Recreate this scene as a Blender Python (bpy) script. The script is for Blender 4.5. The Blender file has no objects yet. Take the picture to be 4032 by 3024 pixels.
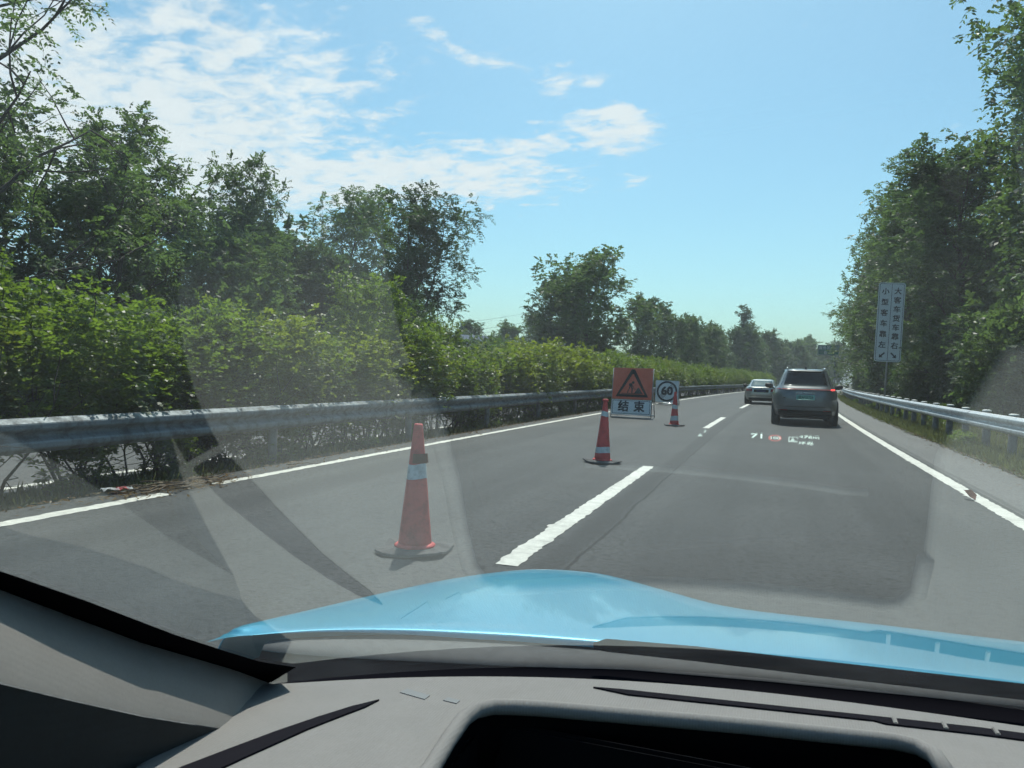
import bpy, bmesh, math, random
import numpy as np
from mathutils import Matrix, Vector

R = math.radians
sc = bpy.context.scene
COL = sc.collection

# ------------------------------------------------------------------ camera
cam_d = bpy.data.cameras.new('camera')
cam = bpy.data.objects.new('camera', cam_d)
COL.objects.link(cam)
sc.camera = cam
cam_d.sensor_fit = 'HORIZONTAL'
cam_d.sensor_width = 36.0
cam_d.lens = 27.03
cam_d.clip_start = 0.02
cam_d.clip_end = 6000
CAM = Vector((0, 0, 1.24))
yaw, pitch, roll = R(-18.75), R(-0.88), R(1.836)
fw = Vector((math.sin(yaw) * math.cos(pitch), math.cos(yaw) * math.cos(pitch), math.sin(pitch)))
r0 = Vector((math.cos(yaw), -math.sin(yaw), 0))
u0 = r0.cross(fw)
rr = r0 * math.cos(roll) + u0 * math.sin(roll)
uu = -r0 * math.sin(roll) + u0 * math.cos(roll)
cam.matrix_world = Matrix(((rr.x, uu.x, -fw.x, CAM.x), (rr.y, uu.y, -fw.y, CAM.y),
                           (rr.z, uu.z, -fw.z, CAM.z), (0, 0, 0, 1)))
cam_d.dof.use_dof = True
cam_d.dof.focus_distance = 16.0
cam_d.dof.aperture_fstop = 42.0

# ------------------------------------------------------------------ sun, exposure
SUN_EL, SUN_AZ = R(60), R(-11)          # azimuth from +Y towards +X
sun_d = bpy.data.lights.new('sun', 'SUN')
sun_d.energy = 3.9
sun_d.angle = R(0.55)
sun_d.color = (1.0, 0.955, 0.87)
sun = bpy.data.objects.new('sun', sun_d)
COL.objects.link(sun)
to_sun = Vector((math.sin(SUN_AZ) * math.cos(SUN_EL), math.cos(SUN_AZ) * math.cos(SUN_EL), math.sin(SUN_EL)))
sun.rotation_euler = to_sun.to_track_quat('Z', 'Y').to_euler()
sun.location = (0, 0, 60)
vs = sc.view_settings
vs.view_transform = 'Standard'
vs.look = 'None'
vs.exposure = 0.40
vs.gamma = 1.0
vs.use_curve_mapping = False
try:
    sc.cycles.max_bounces = 6
    sc.cycles.transparent_max_bounces = 8
    sc.cycles.diffuse_bounces = 2
    sc.cycles.glossy_bounces = 3
    sc.cycles.transmission_bounces = 4
    sc.cycles.caustics_reflective = False
    sc.cycles.caustics_refractive = False
    sc.cycles.use_denoising = True
    sc.cycles.use_adaptive_sampling = True
    sc.cycles.adaptive_threshold = 0.03
except Exception:
    pass

# ------------------------------------------------------------------ node helpers
def NEW(nt, t, **kw):
    n = nt.nodes.new(t)
    for k, v in kw.items():
        setattr(n, k, v)
    return n
def LK(nt, a, b):
    nt.links.new(a, b)
def setin(nt, sock, v):
    if hasattr(v, 'is_output') or isinstance(v, bpy.types.NodeSocket):
        nt.links.new(v, sock)
    else:
        sock.default_value = v
def MATH(nt, op, a, b=0.0, c=0.0, clamp=False):
    n = NEW(nt, 'ShaderNodeMath', operation=op, use_clamp=clamp)
    setin(nt, n.inputs[0], a); setin(nt, n.inputs[1], b)
    if op in ('MULTIPLY_ADD', 'SMOOTH_MIN', 'SMOOTH_MAX', 'WRAP', 'COMPARE'):
        setin(nt, n.inputs[2], c)
    return n.outputs[0]
def SSTEP(nt, v, a, b, lo=0.0, hi=1.0):
    n = NEW(nt, 'ShaderNodeMapRange', interpolation_type='SMOOTHSTEP')
    setin(nt, n.inputs[0], v)
    n.inputs[1].default_value = a; n.inputs[2].default_value = b
    n.inputs[3].default_value = lo; n.inputs[4].default_value = hi
    return n.outputs[0]
def NOISE(nt, vec, scale, detail=4.0, rough=0.55, dist=0.0):
    n = NEW(nt, 'ShaderNodeTexNoise')
    if vec is not None:
        LK(nt, vec, n.inputs['Vector'])
    n.inputs['Scale'].default_value = scale
    n.inputs['Detail'].default_value = detail
    n.inputs['Roughness'].default_value = rough
    n.inputs['Distortion'].default_value = dist
    return n.outputs['Fac']
def MIXC(nt, f, a, b):
    n = NEW(nt, 'ShaderNodeMix', data_type='RGBA')
    setin(nt, n.inputs[0], f)
    for s, v in ((n.inputs[6], a), (n.inputs[7], b)):
        if isinstance(v, bpy.types.NodeSocket):
            LK(nt, v, s)
        else:
            s.default_value = (v[0], v[1], v[2], 1)
    return n.outputs[2]
def RAMP(nt, f, stops):
    n = NEW(nt, 'ShaderNodeValToRGB')
    LK(nt, f, n.inputs[0])
    el = n.color_ramp.elements
    while len(el) < len(stops):
        el.new(0.5)
    for e, (p, c) in zip(el, stops):
        e.position = p
        e.color = (c[0], c[1], c[2], 1)
    return n.outputs[0]

# ------------------------------------------------------------------ sky
world = bpy.data.worlds.new('World')
sc.world = world
world.use_nodes = True
wt = world.node_tree
wt.nodes.clear()
wo = NEW(wt, 'ShaderNodeOutputWorld')
bg = NEW(wt, 'ShaderNodeBackground')
LK(wt, bg.outputs[0], wo.inputs[0])
bg.inputs[1].default_value = 0.118
sky = NEW(wt, 'ShaderNodeTexSky', sky_type='NISHITA')
sky.sun_disc = False
sky.sun_elevation = SUN_EL
sky.sun_rotation = SUN_AZ
sky.altitude = 0
sky.air_density = 1.0
sky.dust_density = 1.6
sky.ozone_density = 1.5
tint = NEW(wt, 'ShaderNodeMix', data_type='RGBA', blend_type='MULTIPLY')
tint.inputs[0].default_value = 1
LK(wt, sky.outputs[0], tint.inputs[6])
tint.inputs[7].default_value = (0.74, 1.07, 1.06, 1)
tc = NEW(wt, 'ShaderNodeTexCoord')
sep = NEW(wt, 'ShaderNodeSeparateXYZ')
LK(wt, tc.outputs['Generated'], sep.inputs[0])
zden = MATH(wt, 'ADD', MATH(wt, 'MAXIMUM', sep.outputs[2], 0.0), 0.1)
qx = MATH(wt, 'DIVIDE', sep.outputs[0], zden)
qy = MATH(wt, 'DIVIDE', sep.outputs[1], zden)
cq = NEW(wt, 'ShaderNodeCombineXYZ')
LK(wt, qx, cq.inputs[0]); LK(wt, qy, cq.inputs[1])
warp = NOISE(wt, cq.outputs[0], 2.3, 3)
warp2 = NOISE(wt, cq.outputs[0], 5.1, 2)
wx = MATH(wt, 'ADD', qx, MATH(wt, 'MULTIPLY', MATH(wt, 'SUBTRACT', warp, 0.5), 0.55))
wy = MATH(wt, 'ADD', qy, MATH(wt, 'MULTIPLY', MATH(wt, 'SUBTRACT', warp2, 0.5), 0.5))
mask = None
# altocumulus sheet on the left with a ragged tail and a few puffs, laid out on the cloud deck
for (ex, ey, rx, ry, rot_, gain) in ((-2.10, 1.95, 1.2, 1.5, 12, 1.3), (-1.35, 2.60, 0.80, 0.50, 5, 1.25), (-1.45, 1.75, .55, .7, 20, 1.0),
                                     (-0.82, 2.42, 0.34, 0.20, 0, 0.98), (-0.47, 2.33, 0.21, 0.22, 0, 1.15),
                                     (-0.60, 1.97, 0.10, 0.16, 25, 0.82), (-0.74, 1.77, 0.17, 0.12, 30, 0.74),
                                     (-0.50, 2.74, 0.11, 0.08, 0, 0.72), (-3.6, 1.2, 1.4, 2.2, 0, 0.9),
                                     (-1.05, 1.62, 0.10, 0.09, 0, 0.6)):
    c, s = math.cos(R(rot_)), math.sin(R(rot_))
    dx = MATH(wt, 'SUBTRACT', wx, ex); dy = MATH(wt, 'SUBTRACT', wy, ey)
    a = MATH(wt, 'MULTIPLY', MATH(wt, 'ADD', MATH(wt, 'MULTIPLY', dx, c), MATH(wt, 'MULTIPLY', dy, s)), 1 / rx)
    b = MATH(wt, 'MULTIPLY', MATH(wt, 'SUBTRACT', MATH(wt, 'MULTIPLY', dy, c), MATH(wt, 'MULTIPLY', dx, s)), 1 / ry)
    d = MATH(wt, 'SQRT', MATH(wt, 'ADD', MATH(wt, 'MULTIPLY', a, a), MATH(wt, 'MULTIPLY', b, b)))
    m = MATH(wt, 'MULTIPLY', SSTEP(wt, d, 1.25, 0.25), gain)
    mask = m if mask is None else MATH(wt, 'MAXIMUM', mask, m)
mp = NEW(wt, 'ShaderNodeMapping')
LK(wt, cq.outputs[0], mp.inputs[0])
mp.inputs['Rotation'].default_value = (0, 0, R(28))
mp.inputs['Scale'].default_value = (1.0, 1.3, 1)
n1 = NOISE(wt, mp.outputs[0], 9.5, 8, 0.60, 0.35)
n2 = NOISE(wt, mp.outputs[0], 2.2, 3, 0.5, 0.0)
cv = MATH(wt, 'ADD', MATH(wt, 'MULTIPLY', mask, 0.55), MATH(wt, 'ADD', MATH(wt, 'MULTIPLY', n1, 1.45), MATH(wt, 'MULTIPLY', n2, 0.40)))
cloud = MATH(wt, 'MULTIPLY', SSTEP(wt, cv, 1.16, 1.66), SSTEP(wt, sep.outputs[2], 0.02, 0.12, 0.0, 0.93))
ccol = MIXC(wt, n1, (5.9, 6.5, 6.8), (7.0, 7.3, 7.4))
skyc = MIXC(wt, cloud, tint.outputs[2], ccol)
LK(wt, skyc, bg.inputs[0])

# ------------------------------------------------------------------ materials
MATS = {}
def mat(name):
    m = bpy.data.materials.new(name)
    m.use_nodes = True
    nt = m.node_tree
    b = nt.nodes['Principled BSDF']
    MATS[name] = m
    return m, nt, b
def simple(name, col, rough=0.6, metal=0.0, coat=0.0, spec=0.5, emis=None, estr=0.0, var=0.0, vscale=6.0):
    m, nt, b = mat(name)
    b.inputs['Base Color'].default_value = (*col, 1)
    b.inputs['Roughness'].default_value = rough
    b.inputs['Metallic'].default_value = metal
    b.inputs['Coat Weight'].default_value = coat
    b.inputs['Coat Roughness'].default_value = 0.05
    b.inputs['Specular IOR Level'].default_value = spec
    if emis:
        b.inputs['Emission Color'].default_value = (*emis, 1)
        b.inputs['Emission Strength'].default_value = estr
    if var:
        g = NEW(nt, 'ShaderNodeNewGeometry')
        n = NOISE(nt, g.outputs['Position'], vscale, 5)
        lo = tuple(c * (1 - var) for c in col); hi = tuple(min(1, c * (1 + var)) for c in col)
        LK(nt, MIXC(nt, SSTEP(nt, n, 0.3, 0.7), lo, hi), b.inputs['Base Color'])
    return m

def leaf_mat(name, dark, light, trans, gloss=0.22, tw=0.52):
    m = bpy.data.materials.new(name); m.use_nodes = True
    nt = m.node_tree; nt.nodes.clear()
    out = NEW(nt, 'ShaderNodeOutputMaterial')
    at = NEW(nt, 'ShaderNodeAttribute', attribute_name='tone')
    oi = NEW(nt, 'ShaderNodeObjectInfo')
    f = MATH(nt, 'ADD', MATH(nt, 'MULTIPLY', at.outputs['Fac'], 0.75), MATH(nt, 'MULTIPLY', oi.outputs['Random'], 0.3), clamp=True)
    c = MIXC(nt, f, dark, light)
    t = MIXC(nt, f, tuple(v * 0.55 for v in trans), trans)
    pb = NEW(nt, 'ShaderNodeBsdfPrincipled')
    LK(nt, c, pb.inputs['Base Color'])
    pb.inputs['Roughness'].default_value = 0.42
    pb.inputs['Specular IOR Level'].default_value = gloss
    tr = NEW(nt, 'ShaderNodeBsdfTranslucent')
    LK(nt, t, tr.inputs[0])
    mx = NEW(nt, 'ShaderNodeMixShader'); mx.inputs[0].default_value = tw
    LK(nt, pb.outputs[0], mx.inputs[1]); LK(nt, tr.outputs[0], mx.inputs[2])
    LK(nt, mx.outputs[0], out.inputs[0])
    MATS[name] = m
    return m
leaf_mat('leaf_locust', (0.040, 0.074, 0.040), (0.096, 0.150, 0.058), (0.17, 0.28, 0.065))
leaf_mat('leaf_dark', (0.026, 0.052, 0.034), (0.060, 0.105, 0.050), (0.11, 0.19, 0.05))
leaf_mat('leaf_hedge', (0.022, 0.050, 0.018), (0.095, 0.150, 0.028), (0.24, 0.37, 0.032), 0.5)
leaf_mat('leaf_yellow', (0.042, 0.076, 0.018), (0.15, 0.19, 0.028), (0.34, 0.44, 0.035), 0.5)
leaf_mat('leaf_far', (0.055, 0.090, 0.044), (0.105, 0.150, 0.065), (0.18, 0.27, 0.08))
leaf_mat('grass_blade', (0.055, 0.075, 0.025), (0.20, 0.19, 0.085), (0.17, 0.20, 0.06))
leaf_mat('dry_leaf', (0.10, 0.065, 0.03), (0.30, 0.22, 0.11), (0.18, 0.11, 0.04))
simple('bark', (0.055, 0.045, 0.036), 0.9, var=0.4, vscale=14)
simple('twig', (0.12, 0.085, 0.055), 0.9, var=0.5, vscale=40)

def asphalt(name, c0, c1, seams):
    m, nt, b = mat(name)
    uv = NEW(nt, 'ShaderNodeUVMap')
    g = NEW(nt, 'ShaderNodeNewGeometry')
    P = g.outputs['Position']
    mpn = NEW(nt, 'ShaderNodeMapping'); LK(nt, uv.outputs[0], mpn.inputs[0])
    mpn.inputs['Scale'].default_value = (1.0, 0.06, 1)
    streak = NOISE(nt, mpn.outputs[0], 3.0, 5, 0.6)
    big = NOISE(nt, P, 0.5, 4, 0.6)
    fine = NOISE(nt, P, 55, 3, 0.7)
    vor = NEW(nt, 'ShaderNodeTexVoronoi'); LK(nt, P, vor.inputs['Vector']); vor.inputs['Scale'].default_value = 95
    f = MATH(nt, 'ADD', MATH(nt, 'MULTIPLY', streak, 0.5), MATH(nt, 'MULTIPLY', big, 0.5))
    c = MIXC(nt, SSTEP(nt, f, 0.36, 0.64), c0, c1)
    sp = MATH(nt, 'MULTIPLY', SSTEP(nt, fine, 0.35, 0.75), 1.0)
    c = MIXC(nt, MATH(nt, 'MULTIPLY', sp, 0.45), c, tuple(v * 2.0 for v in c1))
    med = NOISE(nt, P, 21, 4, 0.7)
    c = MIXC(nt, SSTEP(nt, med, 0.48, 0.66, 0.0, 0.75), c, tuple(v * 0.5 for v in c0))
    c = MIXC(nt, SSTEP(nt, vor.outputs['Distance'], 0.16, 0.05, 0.0, 0.35), c, tuple(v * 2.4 for v in c1))
    pits = NOISE(nt, P, 9, 4, 0.65)
    c = MIXC(nt, SSTEP(nt, pits, 0.58, 0.68, 0.0, 0.6), c, tuple(v * 0.45 for v in c0))
    sx = NEW(nt, 'ShaderNodeSeparateXYZ'); LK(nt, uv.outputs[0], sx.inputs[0])
    jit = MATH(nt, 'ADD', sx.outputs[0], MATH(nt, 'MULTIPLY', MATH(nt, 'SUBTRACT', NOISE(nt, P, 1.1, 3), 0.5), 0.10))
    for (u_, w_, amt, tone) in seams:
        dd = MATH(nt, 'ABSOLUTE', MATH(nt, 'SUBTRACT', jit, u_))
        c = MIXC(nt, SSTEP(nt, dd, w_, w_ * 0.35, 0.0, amt), c, tuple(v * tone for v in c0))
    LK(nt, c, b.inputs['Base Color'])
    b.inputs['Roughness'].default_value = 0.72
    b.inputs['Specular IOR Level'].default_value = 0.35
    bp = NEW(nt, 'ShaderNodeBump'); bp.inputs['Strength'].default_value = 0.35; bp.inputs['Distance'].default_value = 0.006
    LK(nt, MATH(nt, 'ADD', fine, vor.outputs['Distance']), bp.inputs['Height'])
    LK(nt, bp.outputs[0], b.inputs['Normal'])
    return m
asphalt('asphalt', (0.044, 0.047, 0.047), (0.071, 0.074, 0.073), ((-0.55, 0.45, 0.35, 0.72), (1.2, 0.45, 0.35, 0.72), (-4.5, 0.4, 0.3, 0.75), (-2.75, 0.4, 0.25, 0.78), (-1.33, 0.16, 0.55, 0.6), (-1.20, 0.02, 0.8, 0.4), (-3.3, 0.7, 0.25, 1.35), (0.3, 0.9, 0.2, 0.75), (-4.4, 0.35, 0.2, 0.75)))
asphalt('asphalt_old', (0.115, 0.118, 0.114), (0.150, 0.152, 0.148), ((2.40, 0.05, 0.7, 0.55),))
asphalt('asphalt_far', (0.072, 0.073, 0.072), (0.098, 0.098, 0.096), ((-13, 0.2, 0.3, 0.7),))

def paint_mat():
    m, nt, b = mat('road_paint')
    g = NEW(nt, 'ShaderNodeNewGeometry'); P = g.outputs['Position']
    n = NOISE(nt, P, 16, 6, 0.7); n2 = NOISE(nt, P, 2.2, 4, 0.6)
    mpn = NEW(nt, 'ShaderNodeMapping'); LK(nt, P, mpn.inputs[0]); mpn.inputs['Scale'].default_value = (1, 9, 1)
    n3 = NOISE(nt, mpn.outputs[0], 1.6, 3)
    w = MATH(nt, 'ADD', MATH(nt, 'MULTIPLY', n, 0.6), MATH(nt, 'MULTIPLY', n2, 0.4))
    c = MIXC(nt, SSTEP(nt, w, 0.40, 0.68), (0.78, 0.77, 0.69), (0.55, 0.54, 0.48))
    c = MIXC(nt, SSTEP(nt, n3, 0.5, 0.75, 0, 0.5), c, (0.40, 0.39, 0.35))
    c = MIXC(nt, SSTEP(nt, NOISE(nt, P, 5, 5, 0.7), 0.52, 0.72, 0, 0.45), c, (0.33, 0.32, 0.29))
    c = MIXC(nt, SSTEP(nt, n, 0.66, 0.74, 0, 0.8), c, (0.10, 0.10, 0.095))
    LK(nt, c, b.inputs['Base Color'])
    b.inputs['Roughness'].default_value = 0.6
paint_mat()

def ground_mat():
    m, nt, b = mat('soil_and_grass')
    g = NEW(nt, 'ShaderNodeNewGeometry'); P = g.outputs['Position']
    n = NOISE(nt, P, 0.9, 6, 0.65); n2 = NOISE(nt, P, 14, 5, 0.7)
    c = MIXC(nt, SSTEP(nt, n, 0.4, 0.62), (0.055, 0.048, 0.036), (0.060, 0.075, 0.025))
    c = MIXC(nt, SSTEP(nt, n2, 0.45, 0.75, 0, 0.6), c, (0.13, 0.11, 0.08))
    LK(nt, c, b.inputs['Base Color']); b.inputs['Roughness'].default_value = 0.95
    bp = NEW(nt, 'ShaderNodeBump'); bp.inputs['Strength'].default_value = 0.6; bp.inputs['Distance'].default_value = 0.03
    LK(nt, n2, bp.inputs['Height']); LK(nt, bp.outputs[0], b.inputs['Normal'])
ground_mat()

def galv_mat(name, col, dirt, rough=0.42, metal=0.6, scale=5.0, amt=0.7):
    m, nt, b = mat(name)
    g = NEW(nt, 'ShaderNodeNewGeometry'); P = g.outputs['Position']
    n = NOISE(nt, P, scale, 6, 0.7); n2 = NOISE(nt, P, 38, 3, 0.6)
    c = MIXC(nt, SSTEP(nt, n, 0.42, 0.66, 0, amt), col, dirt)
    c = MIXC(nt, SSTEP(nt, n2, 0.60, 0.72, 0, 0.5), c, tuple(v * 0.5 for v in dirt))
    LK(nt, c, b.inputs['Base Color'])
    b.inputs['Metallic'].default_value = metal
    LK(nt, SSTEP(nt, n, 0.3, 0.7, rough - 0.08, rough + 0.2), b.inputs['Roughness'])
galv_mat('galvanised', (0.52, 0.55, 0.57), (0.33, 0.34, 0.34))
galv_mat('galvanised_dull', (0.20, 0.23, 0.245), (0.09, 0.09, 0.085), 0.6, 0.25, 7.0, 0.8)
galv_mat('post_steel', (0.16, 0.17, 0.165), (0.085, 0.08, 0.07), 0.65, 0.15, 9)
galv_mat('pole_steel', (0.36, 0.38, 0.39), (0.25, 0.25, 0.24), 0.5, 0.4, 4)
simple('cap_white', (0.70, 0.71, 0.66), 0.55, var=0.12, vscale=20)

galv_mat('cone_orange', (0.66, 0.065, 0.062), (0.40, 0.05, 0.05), 0.55, 0.0, 11, 0.85)
galv_mat('cone_white', (0.62, 0.65, 0.66), (0.34, 0.36, 0.36), 0.4, 0.0, 16, 0.85)
simple('cone_patch', (0.22, 0.075, 0.05), 0.8, var=0.3)
galv_mat('rubber_base', (0.085, 0.085, 0.085), (0.05, 0.05, 0.05), 0.85, 0.0, 9, 0.8)
simple('rubber_black', (0.02, 0.02, 0.02), 0.8, var=0.3)
galv_mat('sign_orange', (0.74, 0.15, 0.085), (0.60, 0.11, 0.06), 0.45, 0.0, 3, 0.5)
simple('sign_ink', (0.025, 0.027, 0.035), 0.6)
galv_mat('sign_white', (0.78, 0.82, 0.84), (0.68, 0.72, 0.74), 0.4, 0.0, 3, 0.5)
simple('sign_green', (0.012, 0.16, 0.12), 0.45, var=0.1)
simple('sign_letter', (0.70, 0.74, 0.74), 0.45)
simple('board_orange', (0.60, 0.13, 0.035), 0.5, var=0.2, vscale=2)
simple('plaster', (0.26, 0.26, 0.25), 0.9, var=0.15, vscale=2)
simple('roof_sheet', (0.17, 0.20, 0.24), 0.95, spec=0.1, var=0.12, vscale=2)
simple('brick_dark', (0.14, 0.11, 0.095), 0.9, var=0.2, vscale=3)
simple('wire', (0.05, 0.05, 0.055), 0.6)
# cars
simple('paint_graphite', (0.125, 0.135, 0.14), 0.42, 0.35, 0.8)
simple('paint_champagne', (0.42, 0.42, 0.38), 0.30, 0.55, 0.8)
simple('car_glass', (0.018, 0.021, 0.025), 0.08, 0.0, 0.3, 0.6)
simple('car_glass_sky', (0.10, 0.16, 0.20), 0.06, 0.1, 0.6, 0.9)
simple('black_plastic', (0.016, 0.017, 0.018), 0.6, var=0.2)
simple('chrome', (0.7, 0.72, 0.72), 0.2, 0.9)
simple('tyre', (0.018, 0.018, 0.018), 0.85, var=0.25)
simple('rim', (0.25, 0.26, 0.27), 0.35, 0.8)
simple('lamp_red_bar', (0.30, 0.04, 0.035), 0.25, emis=(1.0, 0.12, 0.09), estr=0.08)
simple('lamp_red_lit', (0.6, 0.03, 0.03), 0.25, emis=(1.0, 0.08, 0.07), estr=1.5)
simple('lamp_red', (0.36, 0.022, 0.025), 0.2, coat=0.6)
simple('plate_green', (0.38, 0.78, 0.64), 0.5, var=0.1)
simple('plate_blue', (0.02, 0.06, 0.26), 0.5)
simple('plate_letter', (0.02, 0.16, 0.10), 0.5)
# own car
def fabric(name, col, rough=0.85, scale=900, bump=0.25):
    m, nt, b = mat(name)
    t = NEW(nt, 'ShaderNodeTexCoord')
    w = NEW(nt, 'ShaderNodeTexWave'); LK(nt, t.outputs['Object'], w.inputs['Vector'])
    w.inputs['Scale'].default_value = scale / 8; w.inputs['Distortion'].default_value = 1.5
    n = NOISE(nt, t.outputs['Object'], 22, 5, 0.65)
    n2 = NOISE(nt, t.outputs['Object'], 420, 2, 0.6)
    c = MIXC(nt, SSTEP(nt, n, 0.3, 0.7), tuple(v * 0.96 for v in col), tuple(v * 1.03 for v in col))
    c = MIXC(nt, MATH(nt, 'MULTIPLY', n2, 0.35), c, tuple(v * 0.6 for v in col))
    LK(nt, c, b.inputs['Base Color']); b.inputs['Roughness'].default_value = rough
    b.inputs['Specular IOR Level'].default_value = 0.25
    bp = NEW(nt, 'ShaderNodeBump'); bp.inputs['Strength'].default_value = bump; bp.inputs['Distance'].default_value = 0.0005
    LK(nt, MATH(nt, 'ADD', w.outputs['Fac'], n2), bp.inputs['Height']); LK(nt, bp.outputs[0], b.inputs['Normal'])
fabric('dash_fabric', (0.245, 0.232, 0.222))
fabric('pillar_fabric', (0.25, 0.232, 0.215), 0.9, 900, 0.05)
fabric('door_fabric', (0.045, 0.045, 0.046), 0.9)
simple('trim_black', (0.006, 0.006, 0.008), 1.0, spec=0.0)
simple('display_black', (0.003, 0.003, 0.004), 0.6, spec=0.05)
simple('trim_dark', (0.014, 0.013, 0.017), 0.9, spec=0.03)
simple('cowl_grey', (0.105, 0.105, 0.103), 0.75, var=0.12, vscale=60)
simple('vin_grey', (0.17, 0.175, 0.18), 0.6)
simple('headliner', (0.20, 0.20, 0.19), 0.9)
def bluepaint():
    m, nt, b = mat('paint_blue')
    g = NEW(nt, 'ShaderNodeNewGeometry')
    n = NOISE(nt, g.outputs['Position'], 700, 2)
    LK(nt, MIXC(nt, SSTEP(nt, n, 0.4, 0.65), (0.045, 0.33, 0.50), (0.070, 0.40, 0.57)), b.inputs['Base Color'])
    b.inputs['Metallic'].default_value = 0.25
    b.inputs['Roughness'].default_value = 0.38
    b.inputs['Coat Weight'].default_value = 0.55
    b.inputs['Coat Roughness'].default_value = 0.04
bluepaint()
def glass_mat():
    m = bpy.data.materials.new('windscreen_glass'); m.use_nodes = True
    nt = m.node_tree; nt.nodes.clear()
    out = NEW(nt, 'ShaderNodeOutputMaterial')
    tr = NEW(nt, 'ShaderNodeBsdfTransparent'); tr.inputs[0].default_value = (0.93, 0.97, 0.96, 1)
    gl = NEW(nt, 'ShaderNodeBsdfGlossy'); gl.inputs['Roughness'].default_value = 0.03
    gl.inputs[0].default_value = (0.92, 1.0, 0.98, 1)
    lw = NEW(nt, 'ShaderNodeLayerWeight'); lw.inputs[0].default_value = 0.5
    p5 = MATH(nt, 'POWER', lw.outputs['Facing'], 5.0)
    R0 = 0.185
    fac = MATH(nt, 'ADD', R0, MATH(nt, 'MULTIPLY', p5, 1 - R0))
    mx = NEW(nt, 'ShaderNodeMixShader'); LK(nt, fac, mx.inputs[0])
    LK(nt, tr.outputs[0], mx.inputs[1]); LK(nt, gl.outputs[0], mx.inputs[2])
    tl = NEW(nt, 'ShaderNodeBsdfTranslucent'); tl.inputs[0].default_value = (0.90, 0.97, 1.0, 1)   # film of road dust
    gp = NEW(nt, 'ShaderNodeNewGeometry')
    du = NOISE(nt, gp.outputs['Position'], 7, 5, 0.6); du2 = NOISE(nt, gp.outputs['Position'], 240, 2, 0.5)
    dust = MATH(nt, 'ADD', SSTEP(nt, du, 0.3, 0.75, 0.005, 0.015), SSTEP(nt, du2, 0.70, 0.80, 0.0, 0.010))
    md_ = NEW(nt, 'ShaderNodeMixShader'); LK(nt, dust, md_.inputs[0])
    LK(nt, mx.outputs[0], md_.inputs[1]); LK(nt, tl.outputs[0], md_.inputs[2])
    LK(nt, md_.outputs[0], out.inputs[0])
    MATS['windscreen_glass'] = m
    m2 = bpy.data.materials.new('windscreen_outer'); m2.use_nodes = True
    nt = m2.node_tree; nt.nodes.clear()
    out = NEW(nt, 'ShaderNodeOutputMaterial'); tr = NEW(nt, 'ShaderNodeBsdfTransparent')
    LK(nt, tr.outputs[0], out.inputs[0]); MATS['windscreen_outer'] = m2
    for nm, col, s in (('hud_white', (0.75, 1.0, 0.9), 0.36), ('hud_red', (1.0, 0.16, 0.12), 0.32)):
        m3 = bpy.data.materials.new(nm); m3.use_nodes = True
        nt = m3.node_tree; nt.nodes.clear()
        out = NEW(nt, 'ShaderNodeOutputMaterial')
        t3 = NEW(nt, 'ShaderNodeBsdfTransparent'); e3 = NEW(nt, 'ShaderNodeEmission')
        e3.inputs[0].default_value = (*col, 1); e3.inputs[1].default_value = s
        ad = NEW(nt, 'ShaderNodeAddShader')
        LK(nt, t3.outputs[0], ad.inputs[0]); LK(nt, e3.outputs[0], ad.inputs[1]); LK(nt, ad.outputs[0], out.inputs[0])
        MATS[nm] = m3
glass_mat()

# ------------------------------------------------------------------ mesh helpers
def link(o, parent=None):
    COL.objects.link(o)
    if parent is not None:
        o.parent = parent
    return o
def tag(o, label=None, cat=None, group=None, kind=None):
    if label: o['label'] = label
    if cat: o['category'] = cat
    if group: o['group'] = group
    if kind: o['kind'] = kind
    return o
def mesh_obj(name, V, F, m, parent=None, smooth=False, uv=None):
    me = bpy.data.meshes.new(name)
    me.from_pydata([tuple(v) for v in V], [], [tuple(f) for f in F])
    if m: me.materials.append(MATS[m])
    if smooth:
        me.polygons.foreach_set('use_smooth', [True] * len(me.polygons))
    if uv is not None:
        l = me.uv_layers.new(name='UVMap')
        idx = np.zeros(len(me.loops), dtype=np.int32); me.loops.foreach_get('vertex_index', idx)
        l.data.foreach_set('uv', np.asarray(uv, dtype=np.float32)[idx].ravel())
    me.update()
    return link(bpy.data.objects.new(name, me), parent)
def bm_obj(name, bm, m, parent=None, smooth=False):
    bmesh.ops.recalc_face_normals(bm, faces=bm.faces)
    me = bpy.data.meshes.new(name)
    bm.to_mesh(me); bm.free()
    if m: me.materials.append(MATS[m])
    if smooth:
        me.polygons.foreach_set('use_smooth', [True] * len(me.polygons))
    return link(bpy.data.objects.new(name, me), parent)
def empty(name, loc=(0, 0, 0), rz=0.0):
    o = bpy.data.objects.new(name, None)
    o.empty_display_size = 0.2
    COL.objects.link(o)
    o.location = loc; o.rotation_euler = (0, 0, rz)
    return o
def box_bm(bm, c, s, bev=0.0, rot=None):
    r = bmesh.ops.create_cube(bm, size=1.0)
    vs_ = r['verts']
    bmesh.ops.scale(bm, vec=s, verts=vs_)
    if rot is not None:
        bmesh.ops.rotate(bm, cent=(0, 0, 0), matrix=rot, verts=vs_)
    bmesh.ops.translate(bm, vec=c, verts=vs_)
    if bev > 0:
        es = list({e for v in vs_ for e in v.link_edges})
        bmesh.ops.bevel(bm, geom=es, offset=bev, segments=2, affect='EDGES', clamp_overlap=True)
def box(name, c, s, m, parent=None, bev=0.0, rot=None):
    bm = bmesh.new(); box_bm(bm, c, s, bev, rot)
    return bm_obj(name, bm, m, parent)
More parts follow.
